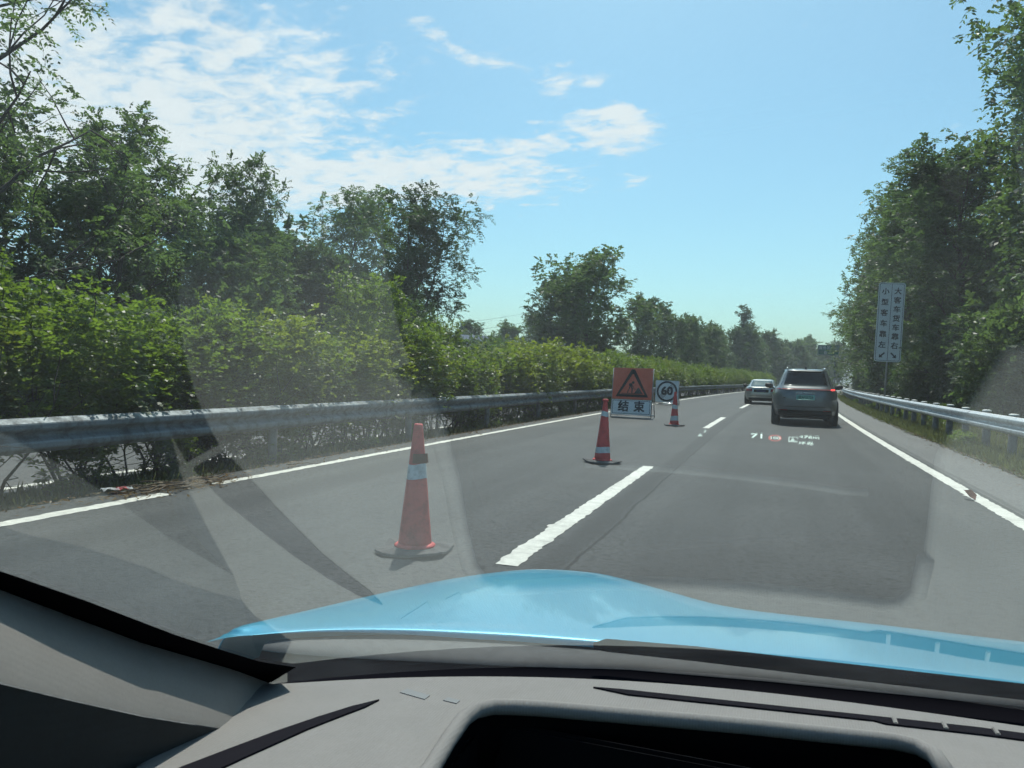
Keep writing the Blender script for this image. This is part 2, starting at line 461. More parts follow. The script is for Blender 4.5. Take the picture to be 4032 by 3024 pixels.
def tube_arrays(path, rad, n=8, caps=True):
    path = [Vector(p) for p in path]
    V, F = [], []
    up = Vector((0, 0, 1))
    prev = None
    for i, p in enumerate(path):
        t = (path[min(i + 1, len(path) - 1)] - path[max(i - 1, 0)])
        t = t.normalized() if t.length > 1e-9 else Vector((0, 0, 1))
        a = up if abs(t.z) < 0.95 else Vector((1, 0, 0))
        if prev is not None:
            x = prev - t * prev.dot(t)
            x = x.normalized() if x.length > 1e-6 else a.cross(t).normalized()
        else:
            x = a.cross(t).normalized()
        prev = x
        y = t.cross(x)
        r = rad[i] if hasattr(rad, '__len__') else rad
        for k in range(n):
            an = 2 * math.pi * k / n
            V.append(p + x * (math.cos(an) * r) + y * (math.sin(an) * r))
    for i in range(len(path) - 1):
        for k in range(n):
            a = i * n + k; b = i * n + (k + 1) % n
            F.append((a, b, b + n, a + n))
    if caps:
        F.append(tuple(range(n - 1, -1, -1)))
        b = (len(path) - 1) * n
        F.append(tuple(range(b, b + n)))
    return V, F
def tube(name, path, rad, m, parent=None, n=8, smooth=True):
    V, F = tube_arrays(path, rad, n)
    return mesh_obj(name, V, F, m, parent, smooth)
def poly_prism(name, pts, d, m, parent=None, axis='y', off=0.0, bev=0.0):
    """flat outline (x,z) extruded along -y (towards the viewer) by d, front face at y=off-d"""
    bm = bmesh.new()
    vs_ = [bm.verts.new((x, off, z)) for x, z in pts]
    f = bm.faces.new(vs_)
    r = bmesh.ops.extrude_face_region(bm, geom=[f])
    nv = [v for v in r['geom'] if isinstance(v, bmesh.types.BMVert)]
    bmesh.ops.translate(bm, vec=(0, -d, 0), verts=nv)
    if bev:
        bmesh.ops.bevel(bm, geom=bm.edges[:], offset=bev, segments=1, affect='EDGES')
    return bm_obj(name, bm, m, parent)
def ring_prism(name, cx, cz, r1, r2, d, m, parent, off=0.0, n=40, a0=0, a1=2 * math.pi):
    V, F = [], []
    full = abs(a1 - a0 - 2 * math.pi) < 1e-6
    k = n if full else n + 1
    for i in range(k):
        a = a0 + (a1 - a0) * i / n
        c, s = math.cos(a), math.sin(a)
        V += [(cx + r1 * c, off, cz + r1 * s), (cx + r2 * c, off, cz + r2 * s),
              (cx + r1 * c, off - d, cz + r1 * s), (cx + r2 * c, off - d, cz + r2 * s)]
    for i in range(n):
        a = 4 * i; b = 4 * ((i + 1) % k)
        F += [(a + 2, b + 2, b + 3, a + 3), (a, a + 1, b + 1, b), (a, b, b + 2, a + 2), (a + 1, a + 3, b + 3, b + 1)]
    return mesh_obj(name, V, F, m, parent)
def text_mesh(name, body, size, m, parent, loc, bold=0.0, ext=0.0008, rotm=None, align='CENTER', sx=1.0):
    cu = bpy.data.curves.new('lettering_curve', 'FONT')
    cu.body = body; cu.size = size; cu.align_x = align; cu.align_y = 'CENTER'
    cu.extrude = ext; cu.resolution_u = 3
    t = bpy.data.objects.new('lettering_curve', cu); COL.objects.link(t)
    bpy.context.view_layer.update()
    dg = bpy.context.evaluated_depsgraph_get()
    me = bpy.data.meshes.new_from_object(t.evaluated_get(dg))
    bpy.data.objects.remove(t); bpy.data.curves.remove(cu)
    me.name = name; me.materials.clear(); me.materials.append(MATS[m])
    if bold:                      # heavier strokes: shifted copies, each a hair further out
        base = me.copy()
        bmm = bmesh.new()
        for i, (ax, ay) in enumerate(((-1, -1), (1, -1), (1, 1), (-1, 1), (0, 0))):
            c = base.copy(); c.transform(Matrix.Translation((ax * bold * .8, ay * bold * .8, i * max(ext, .00001) * .3)))
            bmm.from_mesh(c); bpy.data.meshes.remove(c)
        bmm.to_mesh(me); bmm.free(); bpy.data.meshes.remove(base)
    M = Matrix.Diagonal((sx, 1, 1, 1))
    M = (rotm.to_4x4() if rotm is not None else Matrix.Rotation(R(90), 4, 'X')) @ M
    me.transform(Matrix.Translation(loc) @ M)
    return link(bpy.data.objects.new(name, me), parent)
def copy_thing(o, parent=None):
    c = o.copy(); COL.objects.link(c); c.parent = parent
    for ch in list(o.children):
        copy_thing(ch, c)
    return c

# ------------------------------------------------------------------ the road's course
def cxo(y):
    s = max(y - 10.8, 0.0)
    return 0.000515 * s * s
def head(y):
    return 0.00103 * max(y - 10.8, 0.0)
PROFILE = [(-1500, -0.5), (-300, -0.5), (-60, -0.5), (-24, -0.45), (-20.5, -0.40), (-8.3, -0.36), (-7.6, -0.20), (-6.3, -0.06),
           (-5.7, -0.03), (3.3, -0.03), (3.7, 0.0), (5.0, 0.03), (7.0, 0.12), (14, 0.7), (60, 1.2), (300, 1.2), (1500, 1.2)]
def gz(off):
    for (a, za), (b, zb) in zip(PROFILE, PROFILE[1:]):
        if a <= off <= b:
            return za + (zb - za) * (off - a) / (b - a)
    return 0.0
YS = [-60, -30, -12] + list(np.arange(-4, 140, 2.0)) + list(np.arange(140, 420, 6.0))
def strip(name, offs, zs, m, parent=None, ys=YS, kind=None):
    V, F, UV = [], [], []
    k = len(offs)
    for y in ys:
        for o_, z in zip(offs, zs):
            V.append((o_ + cxo(y), y, z)); UV.append((o_, y))
    for i in range(len(ys) - 1):
        for j in range(k - 1):
            a = i * k + j
            F.append((a, a + 1, a + 1 + k, a + k))
    o = mesh_obj(name, V, F, m, parent, False, UV)
    if kind: o['kind'] = kind
    return o
ground = strip('ground', [p[0] for p in PROFILE], [p[1] for p in PROFILE], 'soil_and_grass',
               ys=[-1500, -300] + YS + [700, 2500], kind='structure')
for v in ground.data.vertices:       # far ends run straight on
    if v.co.y > 430: v.co.x = v.co.x - cxo(v.co.y) + cxo(420)
road = strip('road', np.linspace(-5.78, 2.35, 12), [0.0] * 12, 'asphalt', kind='structure')
shoulder = strip('shoulder', [2.35, 2.9, 3.40], [0.001, 0.0, -0.01], 'asphalt_old', kind='structure')
opp = strip('opposite_road', [-20.0, -15, -11, -8.25], [-0.33, -0.33, -0.33, -0.33], 'asphalt_far', kind='structure')

def jag_line(name, off, w, y0, y1, parent, z, seed, step=0.05, jag=0.012):
    rng = random.Random(seed)
    V, F = [], []
    y = y0; i = 0
    st = step
    while True:
        jl = rng.uniform(-jag, jag) + (rng.uniform(-3 * jag, 0) if rng.random() < 0.05 else 0)
        jr = rng.uniform(-jag, jag)
        c = off + cxo(y)
        V += [(c - w / 2 + jl, y, z), (c + w / 2 + jr, y, z)]
        if i:
            F.append((2 * i - 2, 2 * i - 1, 2 * i + 1, 2 * i))
        i += 1
        if y >= y1: break
        st = step * (1 if y < 25 else 4 if y < 60 else 20)
        y = min(y + st, y1)
    return mesh_obj(name, V, F, 'road_paint', parent)
jag_line('edge_line', -5.33, 0.155, -8, 5.75, road, 0.004, 1)
jag_line('edge_line', -5.35, 0.13, 6.45, 300, road, 0.004, 2)
jag_line('edge_line', 2.20, 0.165, -8, 300, road, 0.004, 3)
for k in range(-1, 14):
    y1 = 10.65 + 15 * k
    jag_line('lane_dash', -1.585, 0.155, y1 - 6.0, y1, road, 0.004, 20 + k)
jag_line('edge_line', -8.55, 0.15, -8, 300, opp, -0.326, 4)
jag_line('edge_line', -19.6, 0.15, -8, 300, opp, -0.326, 5)

def ragged_edge(name, o0, o1, z, seed, amp):
    rg_ = random.Random(seed); V, F = [], []
    y = 4.0; i = 0; w1 = w2 = 0
    while y < 90:
        w1 = w1 * .85 + rg_.uniform(-1, 1) * amp; w2 = rg_.uniform(-1, 1) * amp * .4
        c = cxo(y); V += [(o0 + c + w1 + w2, y, z), (o1 + c, y, z)]
        if i: F.append((2 * i - 2, 2 * i - 1, 2 * i + 1, 2 * i))
        i += 1; y += .07 if y < 30 else .25
    return mesh_obj(name, V, F, 'soil_and_grass', shoulder)
ragged_edge('soil_edge', 3.32, 3.62, .0065, 4, .035)
# ------------------------------------------------------------------ guard rails
WPROF = [(0.000, 0.155), (0.020, 0.150), (0.078, 0.112), (0.083, 0.098), (0.083, 0.066), (0.076, 0.052), (0.016, 0.020), (0.008, 0.0),
         (0.016, -0.020), (0.076, -0.052), (0.083, -0.066), (0.083, -0.098), (0.078, -0.112), (0.020, -0.150), (0.000, -0.155)]
def beam_section(parent, off, zc, side, y0, y1, m, out=0.0):
    th = 0.004
    prof = [(a + out, z) for a, z in WPROF] + [(a + out - th, z) for a, z in reversed(WPROF)]
    n = len(prof)
    ys = np.linspace(y0, y1, max(2, int((y1 - y0) / 1.5) + 1))
    V, F = [], []
    for y in ys:
        for a, z in prof:
            V.append((off + cxo(y) + side * a, y, zc + z))
    for i in range(len(ys) - 1):
        for k in range(n):
            a = i * n + k; b = i * n + (k + 1) % n
            F.append((a, b, b + n, a + n))
    F.append(tuple(range(n))); F.append(tuple(range((len(ys) - 1) * n, len(ys) * n)))
    bm = bmesh.new()
    vv = [bm.verts.new(v) for v in V]
    for f in F: bm.faces.new([vv[i] for i in f])
    o = bm_obj('beam', bm, m, parent)
    # bolts of the splice at the far end
    return o
gl_ = empty('guardrail', (-6.1, 0, 0))
tag(gl_, 'weathered grey corrugated steel guardrail below the median hedge', 'guardrail')
gr_ = empty('guardrail', (3.8, 0, 0))
tag(gr_, 'bright galvanised guardrail on round capped posts along the grass verge', 'guardrail')
def place_local(o, root):
    o.parent = root
    o.matrix_parent_inverse = Matrix.Translation(-Vector(root.location))
y = -3.6; i = 0
while y < 150:
    b = beam_section(None, -6.16, 0.55, 1, y, y + 4.12, 'galvanised_dull', 0.0 if i % 2 else 0.011)
    place_local(b, gl_)
    y += 4.0; i += 1
y = 2.0; i = 0
while y < 130:
    b = beam_section(None, 3.86, 0.60, -1, y, y + 4.12, 'galvanised', 0.0 if i % 2 else 0.011)
    place_local(b, gr_)
    y += 4.0; i += 1
# posts: shared meshes
def cyl_data(name, r, z0, z1, n, m, dome=0.0):
    pts = [(0, 0, z0), (0, 0, z1)]
    V, F = tube_arrays(pts, r, n)
    if dome:
        F = F[:-1]
        base = len(V) - n
        top = []
        for k in range(1, 4):
            a = k / 4 * math.pi / 2
            s = len(V)
            for j in range(n):
                v = V[base + j]
                V.append(Vector((v.x * math.cos(a), v.y * math.cos(a), z1 + dome * math.sin(a))))
            pb = base if k == 1 else s - n
            for j in range(n):
                F.append((pb + j, pb + (j + 1) % n, s + (j + 1) % n, s + j))
        F.append(tuple(range(len(V) - n, len(V))))
    me = bpy.data.meshes.new(name)
    me.from_pydata([tuple(v) for v in V], [], F)
    me.materials.append(MATS[m])
    me.polygons.foreach_set('use_smooth', [len(p.vertices) == 4 for p in me.polygons])
    return me
post_me = cyl_data('post', 0.072, -0.4, 0.775, 16, 'post_steel')
cap_me = cyl_data('cap', 0.082, 0.765, 0.788, 16, 'cap_white', 0.018)
spacer_me = None
def add_post(root, x, y, tilt=(0, 0), cap=True, me=post_me, dz=0.0):
    p = bpy.data.objects.new('post', me); COL.objects.link(p)
    p.parent = root
    p.location = (x - root.location.x, y, dz)
    p.rotation_euler = (tilt[0], tilt[1], 0)
    if cap:
        c = bpy.data.objects.new('cap', cap_me); COL.objects.link(c); c.parent = p
    return p
rng = random.Random(5)
for k in range(-3, 46):
    y = 15.5 + 1.76 * k
    p = add_post(gr_, 3.97 + cxo(y), y, (rng.uniform(-.02, .02), rng.uniform(-.02, .02)), True, dz=rng.uniform(-0.012, 0.012))
    bm = bmesh.new(); box_bm(bm, (-0.075, 0, 0.60), (0.05, 0.12, 0.18), 0.006)
    if k == -3:
        s = bm_obj('spacer', bm, 'post_steel', p); spacer_me = s.data
    else:
        bm.free(); link(bpy.data.objects.new('spacer', spacer_me), p)
lpost_me = cyl_data('post', 0.057, -0.5, 0.70, 12, 'post_steel')
for k in range(-2, 34):
    y = 4.6 + 4.0 * k
    add_post(gl_, -6.235 + cxo(y), y, (rng.uniform(-.02, .02), rng.uniform(-.03, .03)), False, lpost_me)

# ------------------------------------------------------------------ foliage generators
def leaf_quads(C, D, N, L, W):
    """C base points, D unit directions, N unit normals, L lengths, W half widths"""
    S = np.cross(D, N); S /= (np.linalg.norm(S, axis=1, keepdims=True) + 1e-9)
    L = L[:, None]; W = W[:, None]
    mid = C + D * L * 0.45
    V = np.empty((len(C), 4, 3), dtype=np.float32)
    V[:, 0] = C; V[:, 1] = mid + S * W; V[:, 2] = C + D * L - N * L * 0.12; V[:, 3] = mid - S * W
    return V
def quads_mesh(name, V, tone, m):
    n = len(V)
    me = bpy.data.meshes.new(name)
    me.vertices.add(n * 4); me.loops.add(n * 4); me.polygons.add(n)
    me.vertices.foreach_set('co', V.reshape(-1))
    me.loops.foreach_set('vertex_index', np.arange(n * 4, dtype=np.int32))
    me.polygons.foreach_set('loop_start', np.arange(0, n * 4, 4, dtype=np.int32))
    at = me.attributes.new('tone', 'FLOAT', 'POINT')
    at.data.foreach_set('value', np.repeat(tone.astype(np.float32), 4))
    me.materials.append(MATS[m])
    me.update(calc_edges=True)
    return me
def unit(v):
    return v / (np.linalg.norm(v, axis=-1, keepdims=True) + 1e-9)
def fronds(rg, P, D, n_pairs, rl, ll, lw, droop):
    """compound leaves: P points, D directions (k,3)"""
    k = len(P)
    t = (np.arange(n_pairs) + 1.0) / n_pairs
    D = unit(D)
    side = unit(np.cross(D, np.array([0, 0, 1.0])) + rg.normal(0, .25, (k, 3)))
    nrm = unit(np.cross(side, D))
    out_C, out_D, out_N = [], [], []
    rlk = rl * rg.uniform(.65, 1.25, (k, 1))
    for tt in t:
        c = P + D * rlk * tt + np.array([0, 0, -1.0]) * rlk * droop * tt * tt
        for s in (-1, 1):
            d = unit(D * 0.55 + side * s + np.array([0, 0, -1.0]) * droop * .5 + rg.normal(0, .22, (k, 3)))
            out_C.append(c); out_D.append(d); out_N.append(unit(nrm + rg.normal(0, .45, (k, 3))))
    C_ = np.concatenate(out_C); D_ = np.concatenate(out_D); N_ = np.concatenate(out_N)
    n = len(C_)
    tone = np.clip(np.tile(rg.uniform(0, 1, k), 2 * n_pairs) * .6 + rg.uniform(0, .4, n), 0, 1)
    return leaf_quads(C_, D_, N_, ll * rg.uniform(.7, 1.3, n), lw * rg.uniform(.7, 1.3, n)), tone
def branch(rg, p, d, length, nseg, up, wob):
    pts = [np.array(p, float)]
    d = unit(np.array(d, float))
    for i in range(nseg):
        d = unit(d + np.array([0, 0, up]) / nseg + rg.normal(0, wob, 3))
        pts.append(pts[-1] + d * length / nseg)
    return pts
class TM:
    def __init__(s): s.V = []; s.F = []
    def add(s, path, rad, n):
        V, F = tube_arrays(path, rad, n, caps=False)
        b = len(s.V); s.V += [tuple(v) for v in V]; s.F += [tuple(i + b for i in f) for f in F]
    def mesh(s, name, m):
        me = bpy.data.meshes.new(name); me.from_pydata(s.V, [], s.F); me.materials.append(MATS[m])
        me.polygons.foreach_set('use_smooth', [True] * len(me.polygons)); return me
def make_tree(seed, H, CR, base, nl=13, nsub=5, ntw=4, per=4, pairs=4, rl=.5, ll=.17, lw=.045, droop=.35, leaf='leaf_locust',
              shape='round', stems=1, up=.5, lean=.05, spread=1.0):
    rg = np.random.default_rng(seed)
    tm = TM(); P, D = [], []
    for st in range(stems):
        lean_v = rg.normal(0, lean, 2) + (0 if stems == 1 else 0.16) * np.array([math.cos(st * 2.4), math.sin(st * 2.4)])
        tp = [np.zeros(3)]
        nt_ = 9
        for i in range(nt_):
            tp.append(tp[-1] + np.array([lean_v[0] + rg.normal(0, .05), lean_v[1] + rg.normal(0, .05), 1.0]) * H * .93 / nt_)
        r0_ = (0.012 * H + .035) / (1 if stems == 1 else 1.5)
        tm.add(tp, [r0_ * (1 - .88 * i / nt_) * (1.35 if i == 0 else 1) for i in range(nt_ + 1)], 7)
        tpa = np.array(tp)
        def at(h):
            f = h * nt_; i = min(int(f), nt_ - 1); return tpa[i] + (tpa[i + 1] - tpa[i]) * (f - i)
        for l in range(nl // stems + (1 if stems > 1 else 0)):
            f = (l + rg.uniform(.1, .9)) / (nl // stems + (1 if stems > 1 else 0))
            h = base + (1 - base) * f
            az = l * 2.399 + rg.uniform(-.5, .5) + st
            if shape == 'round': prof = math.sqrt(max(.06, 1 - ((f - .42) / .62) ** 2))
            elif shape == 'vase': prof = .35 + .75 * math.sin(min(1, f * 1.05) * math.pi * .62) * (1 if f < .8 else 1 - (f - .8) * 2.5)
            elif shape == 'column': prof = .55 * (1 - f) ** .6 + .25
            else: prof = 1 - .65 * f
            ln = CR * prof * rg.uniform(.75, 1.2)
            el = R(rg.uniform(12, 45) + 30 * f)
            if shape == 'column': el = R(rg.uniform(55, 72))
            d = (math.cos(az) * math.cos(el), math.sin(az) * math.cos(el), math.sin(el))
            lp = branch(rg, at(h * .97), d, ln, 5, up * .25 * spread, .12)
            rb = max(.012, r0_ * .42 * (1 - f * .6))
            tm.add(lp, [rb * (1 - .8 * i / 5) for i in range(6)], 5)
            for s in range(nsub):
                fs = .3 + .7 * (s + rg.uniform(0, 1)) / nsub
                q = lp[min(4, int(fs * 5))] + (lp[min(5, int(fs * 5) + 1)] - lp[min(4, int(fs * 5))]) * ((fs * 5) % 1)
                ld = unit(lp[-1] - lp[0])
                sd = unit(ld * .6 + rg.normal(0, .75, 3) + np.array([0, 0, .25]))
                sp = branch(rg, q, sd, ln * rg.uniform(.28, .55) + .25, 4, .2, .18)
                tm.add(sp, [max(.006, rb * .35) * (1 - .7 * i / 4) for i in range(5)], 4)
                for w in range(ntw):
                    ft = .25 + .75 * (w + rg.uniform(0, 1)) / ntw
                    q2 = sp[min(3, int(ft * 4))] + (sp[min(4, int(ft * 4) + 1)] - sp[min(3, int(ft * 4))]) * ((ft * 4) % 1)
                    td = unit(unit(sp[-1] - sp[0]) * .7 + rg.normal(0, .7, 3) + np.array([0, 0, .15]))
                    for c in range(per):
                        P.append(q2 + td * (.10 + .16 * c) * (CR / 3.2) + rg.normal(0, .07, 3))
                        D.append(unit(td + rg.normal(0, .6, 3) + np.array([0, 0, .1])))
    V, tone = fronds(rg, np.array(P), np.array(D), pairs, rl, ll, lw, droop)
    return tm.mesh('trunk', 'bark'), quads_mesh('crown', V, tone, leaf)
def make_shrub(seed, H, W, nclump, per, ll, lw, leaf, stems=8, bare=.28, shoots=10, pairs=3, flat=True, stemr=.014):
    rg = np.random.default_rng(seed)
    tm = TM(); P, D = [], []
    for s in range(stems):
        a = rg.uniform(0, 6.28); rad = rg.uniform(.02, .32) * W
        d = np.array([math.cos(a) * .22, math.sin(a) * .22, 1.0])
        b = branch(rg, (math.cos(a) * rad, math.sin(a) * rad, -.08), d, H * rg.uniform(.5, .8), 5, .2, .16)
        tm.add(b, [stemr * rg.uniform(.8, 1.6) * (1 - .7 * i / 5) for i in range(6)], 5)
        for j in range(5):
            q = b[1 + j % 4]
            sb = branch(rg, q, rg.normal(0, 1, 3) + np.array([0, 0, .5]), W * rg.uniform(.2, .5), 3, .3, .2)
            tm.add(sb, [.006, .005, .004, .002], 4)
    # clumps spread through a rounded body
    n = 0
    while n < nclump:
        u_ = rg.uniform(-1, 1, 3)
        z = (u_[2] + 1) / 2
        rmax = (1 - abs(u_[2]) ** (5 if flat else 2.2)) ** .5
        rr_ = math.hypot(u_[0], u_[1])
        if rr_ > rmax or (rr_ < .35 * rmax and abs(u_[2]) < .6 and rg.random() < .8): continue
        c = np.array([u_[0] * W / 2, u_[1] * W / 2, H * (bare + (1 - bare) * z)]) + rg.normal(0, .05, 3)
        d = unit(np.array([u_[0], u_[1], u_[2] * .8 + .35]) + rg.normal(0, .4, 3))
        for k in range(per):
            P.append(c + rg.normal(0, .07 * W, 3)); D.append(unit(d + rg.normal(0, .55, 3)))
        n += 1
    for s in range(shoots):
        a = rg.uniform(0, 6.28); rad = rg.uniform(0, .42) * W
        p0 = np.array([math.cos(a) * rad, math.sin(a) * rad, H * .88])
        b = branch(rg, p0, np.array([math.cos(a) * .25, math.sin(a) * .25, 1.0]), H * rg.uniform(.10, .26), 5, .1, .1)
        tm.add(b, [.005] * 6, 4)
        for q in b[1:]:
            for k in range(3):
                P.append(q + rg.normal(0, .015, 3)); D.append(unit(rg.normal(0, 1, 3) + np.array([0, 0, .5])))
    V, tone = fronds(rg, np.array(P), np.array(D), pairs, ll * 2.2, ll, lw, .1)
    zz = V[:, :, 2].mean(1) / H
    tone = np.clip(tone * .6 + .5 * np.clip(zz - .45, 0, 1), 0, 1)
    return tm.mesh('stems', 'bark'), quads_mesh('foliage', V, tone, leaf)
def plant(name, parts, loc, scale, rz, label, cat, group=None, names=('trunk', 'crown'), tilt=(0, 0)):
    e = empty(name, loc, rz)
    e.rotation_euler = (tilt[0], tilt[1], rz)
    e.scale = scale if hasattr(scale, '__len__') else (scale,) * 3
    for me, nm in zip(parts, names):
        link(bpy.data.objects.new(nm, me), e)
    return tag(e, label, cat, group)

# prototypes (mesh data shared by all copies)
LOC = [make_tree(11, 12, 3.2, .26, nl=18, nsub=6, ntw=5, per=4, pairs=5, rl=.5, ll=.17, lw=.045),
       make_tree(12, 12, 3.0, .28, nl=17, nsub=6, ntw=5, per=4, pairs=5, rl=.5, ll=.17, lw=.045, shape='vase'),
       make_tree(13, 12, 3.4, .20, nl=19, nsub=6, ntw=5, per=4, pairs=5, rl=.5, ll=.17, lw=.045)]
TALL = make_tree(14, 15, 4.0, .38, nl=28, nsub=6, ntw=5, per=5, pairs=5, rl=.55, ll=.19, lw=.05, shape='round', stems=4, leaf='leaf_dark')
AIRY = make_tree(15, 16, 5.0, .16, nl=20, nsub=6, ntw=4, per=4, pairs=7, rl=.55, ll=.13, lw=.032, droop=.6)
DENSE = [make_tree(21, 9.5, 3.4, .08, nl=22, nsub=7, ntw=5, per=4, pairs=4, rl=.42, ll=.20, lw=.065, leaf='leaf_dark'),
         make_tree(22, 9.5, 3.6, .06, nl=22, nsub=7, ntw=5, per=4, pairs=4, rl=.42, ll=.20, lw=.065, leaf='leaf_locust')]
RIGHT = [make_tree(31, 15, 3.9, .07, nl=28, nsub=6, ntw=5, per=4, pairs=5, rl=.55, ll=.19, lw=.055, leaf='leaf_locust'),
         make_tree(32, 15, 3.7, .07, nl=28, nsub=6, ntw=5, per=4, pairs=5, rl=.55, ll=.19, lw=.055, leaf='leaf_dark'),
         make_tree(33, 15, 4.0, .07, nl=28, nsub=6, ntw=5, per=4, pairs=5, rl=.55, ll=.19, lw=.055, leaf='leaf_locust', shape='vase')]
FAR = [make_tree(41, 14, 4.2, .08, nl=22, nsub=6, ntw=4, per=4, pairs=4, rl=.7, ll=.28, lw=.10, leaf='leaf_far'),
       make_tree(42, 14, 4.0, .10, nl=22, nsub=6, ntw=4, per=4, pairs=4, rl=.7, ll=.28, lw=.10, leaf='leaf_dark'),
       make_tree(43, 14, 4.4, .06, nl=22, nsub=6, ntw=4, per=4, pairs=4, rl=.7, ll=.28, lw=.10, leaf='leaf_locust')]
CYP = make_tree(51, 20, 3.0, .15, nl=26, nsub=4, ntw=3, per=3, pairs=3, rl=.6, ll=.30, lw=.11, leaf='leaf_dark', shape='column', up=1.0)
BUSH = [make_shrub(61, 3.4, 3.6, 420, 4, .17, .055, 'leaf_locust', 6, .02, 10, flat=False),
        make_shrub(62, 3.6, 3.2, 420, 4, .16, .055, 'leaf_dark', 6, .02, 8, flat=False)]
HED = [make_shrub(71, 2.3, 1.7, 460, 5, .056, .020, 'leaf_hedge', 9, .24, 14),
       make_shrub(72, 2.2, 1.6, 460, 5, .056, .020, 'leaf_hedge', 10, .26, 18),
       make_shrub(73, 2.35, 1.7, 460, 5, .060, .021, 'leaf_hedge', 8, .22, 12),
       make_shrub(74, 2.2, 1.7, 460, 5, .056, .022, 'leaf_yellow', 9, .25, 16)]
SPRAY = make_shrub(75, 3.1, 1.7, 320, 5, .06, .02, 'leaf_hedge', 9, .2, 34)
WEED = make_shrub(76, .5, .7, 40, 4, .07, .018, 'leaf_hedge', 5, .0, 8, flat=False, stemr=.004)

TN = ('trunk', 'crown'); SN = ('stems', 'foliage')
# --- left belt beyond the opposite carriageway
plant('locust_tree', AIRY, (-20.9, 14.8, -.45), 1.08, 0.6, 'tall airy locust tree with long arching boughs beside the opposite carriageway', 'tree')
plant('locust_tree', AIRY, (-26.5, 17.2, -.45), .70, 2.9, 'airy locust tree right behind the one with the long arching boughs', 'tree')
plant('locust_tree', LOC[0], (-24.2, 23.2, -.45), (.92, .92, .88), 1.0, 'locust tree with a feathery rounded top and forked dark trunk', 'tree')
plant('locust_tree', LOC[1], (-24.0, 30.6, -.45), (.70, .70, .87), 4.0, 'slim locust tree with a feathery see-through top above dark bushy trees', 'tree')
plant('locust_tree', LOC[2], (-24.0, 38.3, -.45), (.86, .86, .95), 2.2, 'broad locust tree leaning against the tall many-stemmed tree', 'tree')
plant('many_stemmed_tree', TALL, (-24.5, 48.6, -.45), (.95, .95, .86), .4, 'tall dark tree with bare upright stems under a dense crown', 'tree')
plant('broad_tree', DENSE[1], (-19.3, 80.5, -.45), (1.55, 1.55, 1.36), 1.2, 'wide bushy green tree standing alone against the open sky', 'tree')
plant('broad_tree', DENSE[0], (-22.8, 84.5, -.45), (1.25, 1.25, 1.2), 3.0, 'darker bushy tree grown into the wide lone tree', 'tree')
plant('far_tree', FAR[0], (-37, 121, -.45), (.72, .72, .78), 2.0, 'small round-headed distant tree beside the power lines', 'tree')
rg = random.Random(77)
for k, (x, y, s) in enumerate([(-25.5, 14.5, .95), (-27, 20, 1.05), (-28, 26.5, .98), (-27, 29.0, .92), (-26.5, 34.5, .95), (-28, 40, .9), (-27, 45, .85), (-27.5, 53.5, .9),
                               (-30, 61, .62), (-36, 100, .6), (-34, 92, .62), (-25, 97, .9), (-22.3, 34.2, .78), (-22.0, 27.0, .74)]):
    plant('bushy_tree', DENSE[k % 2], (x, y, -.45), (s, s, s * rg.uniform(.92, 1.06)), rg.uniform(0, 6.28),
          ('dark' if k % 2 == 0 else 'mid green') + ' bushy tree behind ' + ('the airy locusts' if y < 22 else 'the feathery and slim locusts' if y < 33 else 'the broad locust' if y < 43 else 'the many-stemmed tree' if y < 58 else 'the farmhouse hedge'), 'tree', 'bushy trees behind the opposite carriageway')
for k in range(34):
    y = 13 + k * 3.1 + rg.uniform(-.8, .8)
    x = -21.4 + cxo(y) + rg.uniform(-1.0, .9)
    s = rg.uniform(.75, 1.25) * (.72 if 56 < y < 78 else 1)
    plant('roadside_bush', BUSH[k % 2], (x, y, -.45), (s, s, s * rg.uniform(.8, 1.2)), rg.uniform(0, 6.28),
          ('light green' if k % 2 == 0 else 'dark green') + ' bush across the opposite carriageway ' + ('under the airy locusts' if y < 27 else 'under the slim and broad locusts' if y < 43 else 'under the many-stemmed tree' if y < 56 else 'in front of the farmhouse' if y < 76 else 'at the foot of the wide lone tree'), 'bush', 'bushes beyond the opposite carriageway', SN)
for k in range(30):
    y = 104 + k * 6.8 + rg.uniform(-1.5, 1.5)
    s = rg.uniform(.66, .84) * (1 + .0016 * (y - 104))
    plant('far_tree', FAR[k % 3], (-21.5 + cxo(y) + rg.uniform(-2.5, 2), y, -.45), (s, s, s * rg.uniform(.9, 1.08)), rg.uniform(0, 6.28),
          ('pale green', 'dark', 'fresh green')[k % 3] + ' tree of the distant belt ' + ('short of the columnar tree' if y < 172 else 'past the columnar tree'), 'tree', 'trees of the distant belt')
for k, (x, y, s) in enumerate([(-62, 128, .7), (-54, 132, .75), (-47, 136, .72), (-70, 120, .78), (-41, 140, .7), (-56, 112, .6), (-48, 116, .55), (-33, 133, .62), (-28, 118, .6)]):
    plant('field_tree', FAR[k % 3], (x, y, -.5), (s * 1.2, s * 1.2, s), k * 1.3, ('pale green', 'dark', 'fresh green')[k % 3] + ' distant tree behind the farmhouse and power lines', 'tree', 'trees behind the farmhouse')
plant('columnar_tree', CYP, (-20.5 + cxo(178), 180, -.45), (1.15, 1.15, .95), 0, 'dark pointed columnar tree rising above the distant belt', 'tree')
